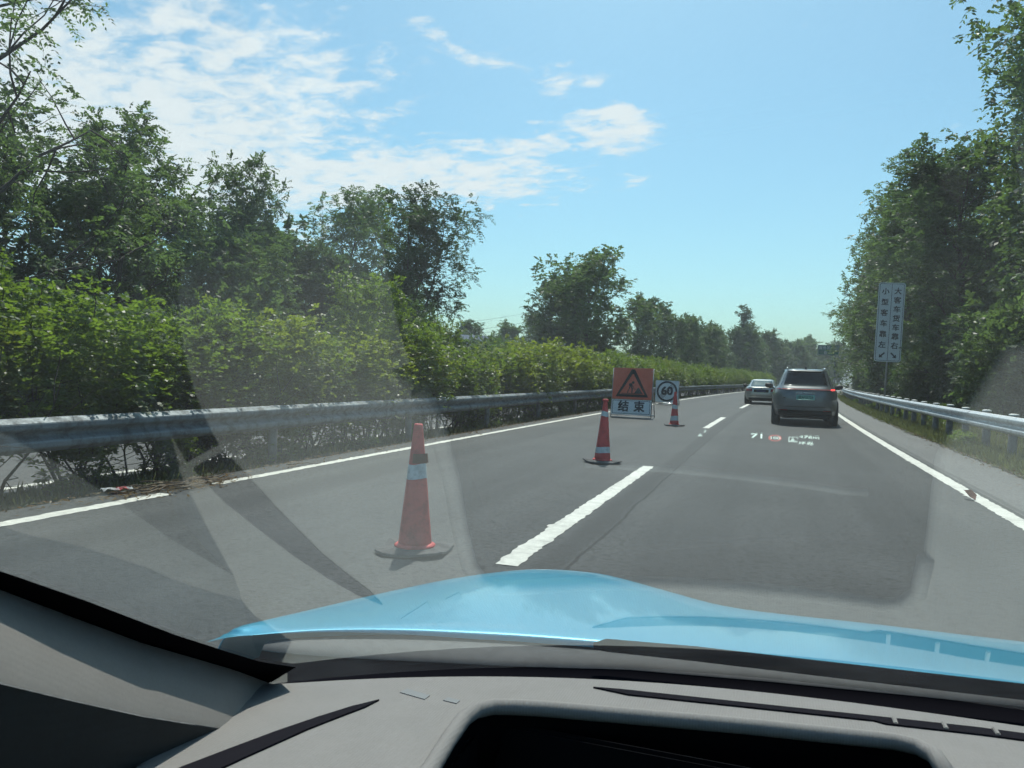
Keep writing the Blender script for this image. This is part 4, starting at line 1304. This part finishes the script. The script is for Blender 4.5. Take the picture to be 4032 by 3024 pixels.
rear_patch('reflector', sl, -.66, -.46, .425, .45, 'lamp_red', SUV, .016, nz=1)
rear_patch('reflector', sl, .46, .66, .425, .45, 'lamp_red', SUV, .016, nz=1)
pl = rear_patch('licence_plate', sl, -.235, .245, .735, .865, 'plate_green', SUV, .012, nz=1, nx=2)
text_mesh('plate_letters', '渝AF55723', .100, 'plate_letter', pl, (.005, -.034, .80), .002, sx=.82)
text_mesh('badge_letters', 'EXLANTIX', .055, 'chrome', SUV, (.0, -.022, .925), .0, sx=1.9)
rear_patch('badge', sl, -.59, -.53, .765, .785, 'chrome', SUV, .008, nz=1, nx=2)
for s in (-1, 1):
    wheel(SUV, s * .765, .86, .365, .245); wheel(SUV, s * .765, 3.75, .365, .245)
    mirror(SUV, s * 1.02, 2.95, 1.085, s, 'black_plastic')
    tube('roof_rail', [(s * .49, .62, 1.585), (s * .50, .70, 1.625), (s * .50, 2.0, 1.63), (s * .49, 2.1, 1.59)], .016, 'chrome', SUV, 8)
bm = bmesh.new()
vv = [bm.verts.new(v) for v in ((-.035, .70, 1.590), (.035, .70, 1.590), (.03, .95, 1.598), (-.03, .95, 1.598), (-.006, .72, 1.665), (.006, .72, 1.665), (.004, .78, 1.66), (-.004, .78, 1.66))]
for f in ((0, 1, 5, 4), (1, 2, 6, 5), (2, 3, 7, 6), (3, 0, 4, 7), (4, 5, 6, 7), (3, 2, 1, 0)): bm.faces.new([vv[i] for i in f])
bm_obj('antenna_fin', bm, 'black_plastic', SUV)
box('underbody', (0, 2.4, .24), (1.25, 4.0, .10), 'black_plastic', SUV, .02)
box('rear_axle', (0, .86, .30), (1.1, .25, .10), 'black_plastic', SUV, .02)

SED = empty('sedan', (-.56, 41.0, 0), -head(41))
SED['label'] = 'champagne silver sedan with blue licence plate ahead of the suv'; SED['category'] = 'car'
s2 = [(.22, .74, .18, 4.3), (.28, .82, .05, 4.4), (.40, .85, .0, 4.46), (.55, .86, -.01, 4.46), (.68, .855, .0, 4.4), (.78, .84, .03, 4.3), (.86, .80, .08, 4.0), (.895, .75, .16, 3.8),
      (.91, .71, .52, 3.3), (1.0, .665, .72, 2.95), (1.15, .595, 1.0, 2.6), (1.24, .54, 1.18, 2.4), (1.275, .47, 1.35, 2.3), (1.29, .34, 1.55, 2.1)]
V, F = car_shell(s2)
mesh_obj('body', V, F, 'paint_champagne', SED, True)
rear_patch('rear_window', s2, -.63, .63, .925, 1.225, 'car_glass_sky', SED, .008, taper=.17, nz=8)
rear_patch('tail_lamp', s2, -.77, -.45, .66, .80, 'lamp_red', SED, .010)
rear_patch('tail_lamp', s2, .45, .77, .66, .80, 'lamp_red', SED, .010)
rear_patch('plate_recess', s2, -.36, .36, .62, .76, 'black_plastic', SED, .003)
rear_patch('licence_plate', s2, -.22, .22, .64, .75, 'plate_blue', SED, .012, nz=1, nx=2)
rear_patch('bumper_groove', s2, -.78, .78, .44, .455, 'black_plastic', SED, .004, nz=1)
rear_patch('bumper', s2, -.62, .62, .225, .34, 'black_plastic', SED, .012)
rear_patch('spoiler', s2, -.70, .70, .872, .892, 'paint_champagne', SED, .05, nz=2)
rear_patch('badge', s2, -.035, .035, .80, .85, 'chrome', SED, .012, nz=1, nx=2)
for s in (-1, 1):
    wheel(SED, s * .735, .85, .315, .215); wheel(SED, s * .735, 3.5, .315, .215)
    mirror(SED, s * .95, 2.7, .93, s, 'black_plastic')
bm = bmesh.new(); bmesh.ops.create_cone(bm, segments=8, radius1=.04, radius2=.008, depth=.06, cap_ends=True)
bmesh.ops.translate(bm, vec=(0.1, 1.6, 1.31), verts=bm.verts); bm_obj('antenna_fin', bm, 'black_plastic', SED)
box('underbody', (0, 2.2, .21), (1.15, 3.8, .08), 'black_plastic', SED, .02)

# ------------------------------------------------------------------ far farmhouse and power lines
def house(loc, rz, w, d, h, rh, label, wall, roofm):
    e = empty('farmhouse', loc, rz)
    box('wall', (0, 0, h / 2 - .3), (w, d, h + .6), wall, e)
    bm = bmesh.new()
    ov = .4
    pts = [(-w / 2 - ov, -d / 2 - ov, h - .1), (w / 2 + ov, -d / 2 - ov, h - .1), (w / 2 + ov, d / 2 + ov, h - .1), (-w / 2 - ov, d / 2 + ov, h - .1), (-w / 2 - ov, 0, h + rh), (w / 2 + ov, 0, h + rh)]
    vv = [bm.verts.new(p) for p in pts]
    for f in ((0, 1, 5, 4), (2, 3, 4, 5), (0, 4, 3), (1, 2, 5), (3, 2, 1, 0)): bm.faces.new([vv[i] for i in f])
    bm_obj('roof', bm, roofm, e)
    for x in (-w / 4, w / 4):
        wn = box('window', (x, -d / 2 - .02, h * .55), (1.1, .06, 1.2), 'car_glass', e)
    box('door', (0, -d / 2 - .025, h * .33), (1.0, .06, 2.0), 'brick_dark', e)
    return tag(e, label, 'house')
house((-37.5, 93, -.5), R(35), 5.5, 5, 4.9, 1.5, 'dark two storey farmhouse with pale sheet roof seen between the trees', 'brick_dark', 'roof_sheet')
for k, z in enumerate((11.2, 9.6, 8.9)):
    pts = []
    for i in range(17):
        t = i / 16; x = -115 + 75 * t; pts.append((x, 158 - 22 * t + k, z + 3.0 * (2 * t - 1) ** 2 - 1.2))
    w = tube('power_line', pts, .022, 'wire', None, 5)
    tag(w, ('uppermost', 'middle', 'lowest')[k] + ' power line wire sagging across the gap between the trees', 'power line')

# ------------------------------------------------------------------ the car we sit in
CAR = empty('blue_car', (.38, 1.0, 0))
CAR['label'] = 'light blue car seen from the driver seat with bonnet and grey dashboard'; CAR['category'] = 'car'
XC = .38
def to_car(o):
    o.parent = CAR; o.matrix_parent_inverse = Matrix.Translation((-.38, -1.0, 0)); return o
def sub(o, p):
    o.parent = p; return o
# bonnet: rows from the rear edge to the nose, left half mirrored
rear = [(-.645, .838), (-.595, .884), (-.533, .922), (-.452, .956), (-.384, .976), (-.325, .993), (-.267, 1.005), (-.172, 1.023), (-.024, 1.039), (.115, 1.057), (.301, 1.081)]
sil = [(-.663, .86, .889), (-.720, 1.15, .828), (-.636, 1.45, .815), (-.513, 1.55, .828), (-.45, 1.60, .825), (-.348, 1.60, .830), (-.265, 1.55, .832), (-.145, 1.50, .827), (-.057, 1.45, .826), (.15, 1.40, .847), (.375, 1.40, .846)]
rows = []
rows.append([(x, y - .003, .885 - .011 * min(1, i / 4)) for i, (x, y) in enumerate(rear)])
rows.append([(x, y - .002, .885 - .004 * min(1, i / 4)) for i, (x, y) in enumerate(rear)])
rows.append([(x, y + .006, .885) for x, y in rear])
for t in (.3, .65, 1.0):
    rows.append([(rx + (sx_ - rx) * t, ry + (sy - ry) * t, .885 + (sz - .885) * t + .006 * math.sin(math.pi * t)) for (rx, ry), (sx_, sy, sz) in zip(rear, sil)])
rows.append([(sx_ + (-.02 if i < 2 else 0), sy + .22, sz - .075) for i, (sx_, sy, sz) in enumerate(sil)])
rows.append([(sx_ * .96, sy + .50, sz - .20) for (sx_, sy, sz) in sil])
rows.append([(sx_ * .90, sy + .62, sz - .42) for (sx_, sy, sz) in sil])
full = []
for r_ in rows:
    side_l = [(r_[0][0] - .075, r_[0][1] + .0, r_[0][2] - .14), (r_[0][0] - .035, r_[0][1] - .004, r_[0][2] - .012)]
    half = side_l + r_
    cen = [(XC, half[-1][1], half[-1][2])] if half[-1][0] < XC - .02 else []
    mir = [(2 * XC - x, y, z) for x, y, z in reversed(half)]
    full.append(half + cen + mir if cen else half[:-1] + [(XC, half[-1][1], half[-1][2])] + mir[1:])
kmin = min(len(f) for f in full)
full = [f if len(f) == kmin else f for f in full]
# equalise: force the same column count
cols = 2 * len(rows[0]) + 5
full = []
for ri, r_ in enumerate(rows):
    if ri < 4: side_l = [(r_[0][0] - .045 + .003 * ri, r_[0][1] - .02 + .012 * ri, r_[0][2] - .010), (r_[0][0] - .020, r_[0][1] - .008 + .004 * ri, r_[0][2] - .003)]
    else: side_l = [(r_[0][0] - .075, r_[0][1] + .0, r_[0][2] - .14), (r_[0][0] - .035, r_[0][1] - .004, r_[0][2] - .012)]
    half = side_l + list(r_[:-1]) + [(min(r_[-1][0], XC - .03), r_[-1][1], r_[-1][2])]
    full.append(half + [(XC, half[-1][1] + .002, half[-1][2] + .001)] + [(2 * XC - x, y, z) for x, y, z in reversed(half)])
n = len(full[0]); V = [p for f in full for p in f]; F = []
for i in range(len(full) - 1):
    for k in range(n - 1):
        a = i * n + k; F.append((a, a + 1, a + n + 1, a + n))
hood = mesh_obj('bonnet', V, F, 'paint_blue', None, True); to_car(hood)
md = hood.modifiers.new('smooth', 'SUBSURF'); md.levels = 2; md.render_levels = 2
# windscreen: raked, curved in plan
SL, AW, YB, ZB = .56, .382, .93, .905
def yb(x): return YB - AW * abs(x - XC) ** 3
def yd(x): return .894 - AW * abs(x - XC) ** 3
def gzs(x, y): return ZB + SL * (yb(x) - y)
xs = np.linspace(XC - .89, XC + .89, 51)
def screen_rows(inner):
    out = []
    for t in np.linspace(0, 1, 25):
        out.append([(x, yb(x) - t * (yb(x) + .16 - .03 * abs(x - XC)), 0) for x in xs])
    return [[(x, y, gzs(x, y) + (0 if inner else .005)) for x, y, z in r_] for r_ in out]
inn, out_ = screen_rows(True), screen_rows(False)
V = [p for r_ in inn for p in r_] + [p for r_ in out_ for p in r_]
nx = len(xs); ny = 25; F = []; mi = []
for i in range(ny - 1):
    for k in range(nx - 1):
        a = i * nx + k; F.append((a, a + 1, a + nx + 1, a + nx)); mi.append(0)
        b = a + nx * ny; F.append((b, b + nx, b + nx + 1, b + 1)); mi.append(1)
ws = mesh_obj('windscreen', V, F, 'windscreen_glass', None, True)
ws.data.materials.append(MATS['windscreen_outer'])
ws.data.polygons.foreach_set('material_index', mi)
to_car(ws)
def on_glass(x, y, d=.0015): return (x, y, gzs(x, y) - d)
# black ceramic border along the left edge of the screen
up_ = [(-.425, -.14), (-.435, .0), (-.442, .18), (-.4494, .3486), (-.4496, .4105), (-.4545, .5041), (-.4536, .5614), (-.4518, .612), (-.440, .655)]
lo_ = [(-.455, -.14), (-.458, .0), (-.462, .18), (-.4669, .3625), (-.4721, .4195), (-.4778, .4905), (-.4758, .6026), (-.4790, .640), (-.4804, .672)]
V, F = [], []
for (a, b) in zip(up_, lo_):
    V += [on_glass(*a, .0018), on_glass(*b, .0018), on_glass(b[0] - .03, b[1] - .01, .0018)]
for i in range(len(up_) - 1):
    for j in range(2):
        k = 3 * i + j; F.append((k, k + 1, k + 4, k + 3))
fr = mesh_obj('frit_band', V, F, 'trim_black', None, True); fr.parent = ws
# head-up display marks on the glass
hx = Vector((1, 0, 0)); hz_ = Vector((0, -1, SL)).normalized(); hn = hx.cross(hz_)
HM = Matrix((hx, hz_, hn)).transposed()
def hud(name, body, size, x, y, m, sx=1.0, bold=0.0):
    o = text_mesh(name, body, size, m, None, on_glass(x, y,   .0003), bold, .00001, rotm=HM @ Matrix.Rotation(R(-1.8), 3, 'Z'), sx=sx)
    o.parent = ws
hud('speed_digits', '71', .0062, -.0056, .3533, 'hud_white', 1.0)
hud('limit_digits', '100', .0031, .0016, .3555, 'hud_white', 1.0)
hud('distance_digits', '476m', .0037, .0156, .3557, 'hud_white', 1.0)
hud('street_characters', '环岛', .0032, .0146, .3613, 'hud_white', 1.0)
def hud_shape(name, pts, x, y, m):
    V = [Vector(on_glass(x, y, .0003)) + hx * a + hz_ * b for a, b in pts]
    o = mesh_obj(name, V, [tuple(range(len(V)))], m); o.parent = ws; return o
hud_shape('lane_arrow', [(-.0011, -.0012), (.0011, -.0012), (.0001, .0014)], -.0299, .3500, 'hud_white')
hud_shape('lane_arrow', [(.0016, .0030), (.0024, .0030), (.0030, .0052), (.0026, .0052)], -.0299, .3500, 'hud_white')
V = []; F = []
for i in range(28):
    a = 2 * math.pi * i / 28
    for r_ in (.0021, .0027): V.append(Vector(on_glass(.0016, .3555, .0003)) + hx * (r_ * math.cos(a)) + hz_ * (r_ * 1.15 * math.sin(a)))
for i in range(28):
    a, b = 2 * i, 2 * ((i + 1) % 28); F.append((a, a + 1, b + 1, b))
o = mesh_obj('limit_ring', V, F, 'hud_red'); o.parent = ws
for pts in ([(-.0016, -.0022), (.0014, -.0022), (.0014, -.0012), (-.0016, -.0012)], [(-.0016, -.0012), (-.0013, -.0012), (-.0013, .0016), (-.0016, .0016)],
            [(-.0016, .0016), (.0012, .0016), (.0012, .0020), (-.0016, .0020)], [(.0012, .0008), (.0015, .0008), (.0015, .0020), (.0012, .0020)],
            [(-.0008, -.0012), (.0004, -.0012), (.0002, .0002), (-.0002, .0012), (-.0006, .0002)]):
    hud_shape('turn_icon', [(a * 1.25, b * 1.25) for a, b in pts], .0092, .3572, 'hud_white')

# cowl panel and wiper
cx_s = list(np.linspace(-.62, XC, 40)); cx_s += [2 * XC - x for x in reversed(cx_s[:-1])]
rxs = [p[0] for p in rear]; rys = [p[1] for p in rear]
gxs = [-.613, -.573, -.506, -.30, -.163, .005, .292, .38]; gys = [.845, .850, .865, .924, .972, 1.004, 1.047, 1.05]
TV, TF, PV, PF = [], [], [], []
for x in cx_s:
    xm = x if x <= XC else 2 * XC - x
    y0 = (yb(x) if -.45 < x < 2 * XC + .45 else yb(-.45)) - .02; yg = float(np.interp(xm, gxs, gys)); y1 = max(float(np.interp(xm, rxs, rys)) + .02, yg + .02)
    TV += [(x, (yd(x) if -.45 < x < 2 * XC + .45 else yd(-.45)) - .05, .878), (x, (y0 + yg) / 2, .860), (x, yg - .006, .860), (x, yg, .866)]
    PV += [(x, yg, .8665), (x, yg + .004, .872), (x, yg + (y1 - yg) * .5, .8735), (x, y1, .868), (x, y1 + .01, .80)]
for i in range(len(cx_s) - 1):
    for j in range(3):
        a = i * 4 + j; TF.append((a, a + 1, a + 5, a + 4))
    for j in range(4):
        a = i * 5 + j; PF.append((a, a + 1, a + 6, a + 5))
to_car(mesh_obj('cowl_trough', TV, TF, 'trim_black', None, True))
to_car(mesh_obj('cowl_panel', PV, PF, 'cowl_grey', None, True))
to_car(tube('wiper_arm', [(-.206, .965, .893), (-.19, .968, .895), (-.081, .984, .895), (.08, 1.0, .894), (.282, 1.02, .893), (.6, 1.03, .892)], [.004, .008, .009, .009, .009, .009], 'trim_black', None, 10))
# dashboard
def dz(y): return .9045 + .06 * (.885 - y)
outl = [(-.482, .652)]
for x in np.linspace(-.455, XC, 27): outl.append((x, yd(x)))
for x in np.linspace(XC, 1.20, 22)[1:]: outl.append((x, yd(x)))
outl += [(1.215, .55), (1.20, .46), (.70, .45), (.42, .45), (.30, .46), (.19, .49)]
outl += [(.152, .60), (.151, .72), (.148, .768), (.136, .784), (.118, .787)]
for x in np.linspace(.10, -.20, 10): outl.append((float(x), .762 + .19 * (x + .015) * 1.0 if x > -.02 else .762 + .24 * (x + .015)))
outl += [(-.226, .709), (-.246, .700), (-.258, .684), (-.261, .660), (-.255, .61), (-.246, .554), (-.240, .49), (-.243, .45), (-.255, .425), (-.30, .415), (-.40, .415), (-.445, .425), (-.460, .48), (-.472, .55)]
bm = bmesh.new()
vs_ = [bm.verts.new((x, y, dz(y))) for x, y in outl]
f0 = bm.faces.new(vs_)
r_ = bmesh.ops.extrude_face_region(bm, geom=[f0])
nv = [v for v in r_['geom'] if isinstance(v, bmesh.types.BMVert)]
bmesh.ops.translate(bm, vec=(0, 0, -.10), verts=nv)
bm.normal_update()
topf = max(bm.faces, key=lambda f: (len(f.verts) > 20) * (f.calc_center_median().z))
bmesh.ops.bevel(bm, geom=list(topf.edges), offset=.009, segments=4, affect='EDGES', profile=.5, clamp_overlap=True)
bmesh.ops.triangulate(bm, faces=[f for f in bm.faces if len(f.verts) > 4])
dash = bm_obj('dashboard', bm, 'dash_fabric'); to_car(dash)
dash.data.polygons.foreach_set('use_smooth', [True] * len(dash.data.polygons))
dash.data.materials.append(MATS['display_black'])
for p in dash.data.polygons:
    if p.center.z < dz(p.center.y) - .016: p.material_index = 1
md = dash.modifiers.new('w', 'WEIGHTED_NORMAL'); md.keep_sharp = True
def dash_shape(name, pts, m, h, z_up=.0018, parent=dash):
    bm = bmesh.new()
    vs_ = [bm.verts.new((x, y, dz(y) + z_up)) for x, y in pts]
    f = bm.faces.new(vs_)
    r_ = bmesh.ops.extrude_face_region(bm, geom=[f])
    nv = [v for v in r_['geom'] if isinstance(v, bmesh.types.BMVert)]
    bmesh.ops.translate(bm, vec=(0, 0, -h), verts=nv)
    o = bm_obj(name, bm, m); o.parent = dash; return o
vent_pts = [(-.168, .793), (-.14, .800), (-.017, .8205), (.093, .8395), (.20, .857), (.38, .872), (.60, .868), (.92, .80), (.91, .785), (.60, .850), (.38, .855), (.20, .838), (.115, .825), (.105, .829), (-.017, .808), (-.13, .788)]
dash_shape('defroster_vent', vent_pts, 'trim_dark', .004)
for k in range(8):
    x = .125 + k * .045
    bm = bmesh.new(); box_bm(bm, (x, float(np.interp(x, [.1, .2, .38, .6], [.832, .848, .864, .859])), dz(.845) + .002), (.004, .016, .004), .0008)
    o = bm_obj('vent_rib', bm, 'dash_fabric'); o.parent = dash
dash_shape('groove_strip', [(-.350, .662), (-.353, .640), (-.363, .607), (-.372, .575), (-.378, .545), (-.385, .51), (-.392, .47), (-.399, .435), (-.424, .435), (-.417, .475), (-.406, .515), (-.393, .56), (-.379, .60), (-.365, .635)], 'trim_dark', .004)  # groove in the pad drawn as a raised strip, its shade in the dark colour
dash_shape('number_plate_label', [(-.342, .690), (-.312, .684), (-.312, .696), (-.340, .702)], 'vin_grey', .002, .0008)
dash_shape('number_plate_label', [(-.295, .690), (-.280, .688), (-.280, .697), (-.294, .699)], 'vin_grey', .002, .0008)
rim = [p for p in outl if (p[1] > .44 and -.262 < p[0] < .152 and p[1] < .79 and p[1] < yd(p[0]) - .04)]
tb_ = tube('hood_rim', [(x, y, dz(y) - .001) for x, y in rim], .0075, 'dash_fabric', None, 10); tb_.parent = dash
# the pad rolls down towards the seats
def pad_roll(xa, xb, ya, depth, drop):
    V, F = [], []
    xs_ = np.linspace(xa, xb, 14)
    for j in range(13):
        t = j / 12 * math.pi / 2
        for i, x in enumerate(xs_):
            ed = abs(2 * i / 13 - 1) ** 8
            V.append((x, ya - depth * math.sin(t), dz(ya) + .0006 - drop * (1 - math.cos(t)) - .012 * ed))
    for j in range(12):
        for i in range(13):
            a = j * 14 + i; F.append((a, a + 1, a + 15, a + 14))
    o = mesh_obj('pad_roll', V, F, 'dash_fabric', None, True); o.parent = dash
pad_roll(-.450, -.246, .4265, .16, .17)
V, F = [], []
for j in range(9):
    t_ = j / 8 * 1.0; y_ = .4262 - .16 * math.sin(t_); z_ = dz(.4265) + .0022 - .17 * (1 - math.cos(t_))
    V += [(-.425 - .012 * t_, y_, z_), (-.400 - .010 * t_, y_, z_), (-.425 - .012 * t_, y_ + .001, z_ - .004), (-.400 - .010 * t_, y_ + .001, z_ - .004)]
for j in range(8):
    a = 4 * j; F += [(a, a + 1, a + 5, a + 4), (a, a + 4, a + 6, a + 2), (a + 1, a + 3, a + 7, a + 5)]
o = mesh_obj('groove_strip', V, F, 'trim_dark', None, True); o.parent = dash  # the painted dark groove carried on down the roll
pad_roll(.20, 1.20, .4625, .16, .17)
# instrument hood: black cavity behind the opening
V = [(-.26, .79, .80), (.16, .79, .80), (.16, .79, .895), (-.26, .79, .895), (-.26, .34, .78), (.19, .34, .78), (-.26, .34, .86), (.19, .34, .86)]
bm = bmesh.new(); box_bm(bm, (-.05, .55, .80), (.44, .48, .06), .01)
o = bm_obj('instrument_tray', bm, 'display_black'); to_car(o)
bm = bmesh.new(); box_bm(bm, (-.05, .70, .855), (.385, .012, .085), .004, Matrix.Rotation(R(-18), 3, 'X'))
o2 = bm_obj('instrument_display', bm, 'display_black'); o2.parent = o
V, F = tube_arrays([(-.135, .592, .893), (-.10, .600, .896), (.0, .628, .897), (.085, .652, .896), (.105, .657, .893)], .0035, 8)
o4 = mesh_obj('display_bezel', V, F, 'cowl_grey', None, True); o4.parent = o
for s, x in ((-1, -.262), (1, .163)):
    bm = bmesh.new(); box_bm(bm, (x, .56, .845), (.012, .34, .10), .003)
    o3 = bm_obj('side_wall', bm, 'display_black'); o3.parent = o
# lower dash and pillar trim
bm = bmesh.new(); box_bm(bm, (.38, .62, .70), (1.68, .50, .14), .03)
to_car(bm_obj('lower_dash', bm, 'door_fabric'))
L0 = [(-.455, -.14), (-.458, .0), (-.462, .18), (-.4669, .3625), (-.4721, .4195), (-.4778, .4905), (-.4758, .6026), (-.4804, .672), (-.483, .70)]
UV_, UF, LV, LF = [], [], [], []
for i, (x, y) in enumerate(L0):
    z = gzs(x, y) - .004
    t = i / (len(L0) - 1)
    k = max(0.0, (t - .55) / .45)
    cx_, cy_, cz_ = x + .043 - .022 * k, y - .037 + .018 * k, z - .038 - .006 * k
    UV_ += [(x - .05, y, z), (x + .003, y, z), (x + (cx_ - x) * .5, y + (cy_ - y) * .45, z + (cz_ - z) * .38), (x + (cx_ - x) * .92, y + (cy_ - y) * .9, z + (cz_ - z) * .85), (cx_, cy_, cz_)]
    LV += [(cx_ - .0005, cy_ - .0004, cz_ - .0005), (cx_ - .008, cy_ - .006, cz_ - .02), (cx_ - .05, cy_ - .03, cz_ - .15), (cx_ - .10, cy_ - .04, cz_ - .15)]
for i in range(len(L0) - 1):
    for j in range(4):
        a = i * 5 + j; UF.append((a, a + 1, a + 6, a + 5))
    for j in range(3):
        a = i * 4 + j; LF.append((a, a + 1, a + 5, a + 4))
to_car(mesh_obj('pillar_trim', UV_, UF, 'pillar_fabric', None, True))
to_car(mesh_obj('pillar_shade_foot', LV, LF, 'door_fabric', None, True))  # shadow below the lit pillar trim, put into a darker cloth colour
box_l = [(-.53, -.6, .62), (.06, 2.5, .60)]
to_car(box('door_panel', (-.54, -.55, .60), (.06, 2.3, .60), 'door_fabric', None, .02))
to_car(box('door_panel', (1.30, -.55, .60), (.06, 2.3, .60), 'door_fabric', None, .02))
# roof
V, F = [], []
rx_ = np.linspace(-.44, 1.20, 13)
for y in (-.13, -.5, -1.0, -1.6, -2.2):
    for x in rx_:
        V.append((x, y if y < -.2 else -.13 + .03 * abs(x - XC), 1.455 - .10 * abs((x - XC) / .82) ** 3 - (.02 * (y + 1.0) ** 2)))
nn = len(rx_)
for i in range(4):
    for k in range(nn - 1):
        a = i * nn + k; F.append((a, a + 1, a + nn + 1, a + nn))
bm = bmesh.new(); vv = [bm.verts.new(v) for v in V]
for f in F: bm.faces.new([vv[i] for i in f])
bmesh.ops.solidify(bm, geom=bm.faces[:], thickness=.03)
to_car(bm_obj('roof', bm, 'headliner', None, True))

# ------------------------------------------------------------------ summer haze
hm = bpy.data.materials.new('haze_air'); hm.use_nodes = True
ht = hm.node_tree; ht.nodes.clear()
ho = NEW(ht, 'ShaderNodeOutputMaterial'); hv = NEW(ht, 'ShaderNodeVolumePrincipled')
hv.inputs['Color'].default_value = (0.86, 0.94, 1.0, 1)
hv.inputs['Density'].default_value = 0.0005
hv.inputs['Anisotropy'].default_value = 0.2
LK(ht, hv.outputs[0], ho.inputs['Volume'])
MATS['haze_air'] = hm
hz_o = box('haze', (0, 500, 11.5), (3100, 4100, 26), 'haze_air')
hz_o['kind'] = 'stuff'; hz_o['label'] = 'thin pale summer haze lying over the whole road'
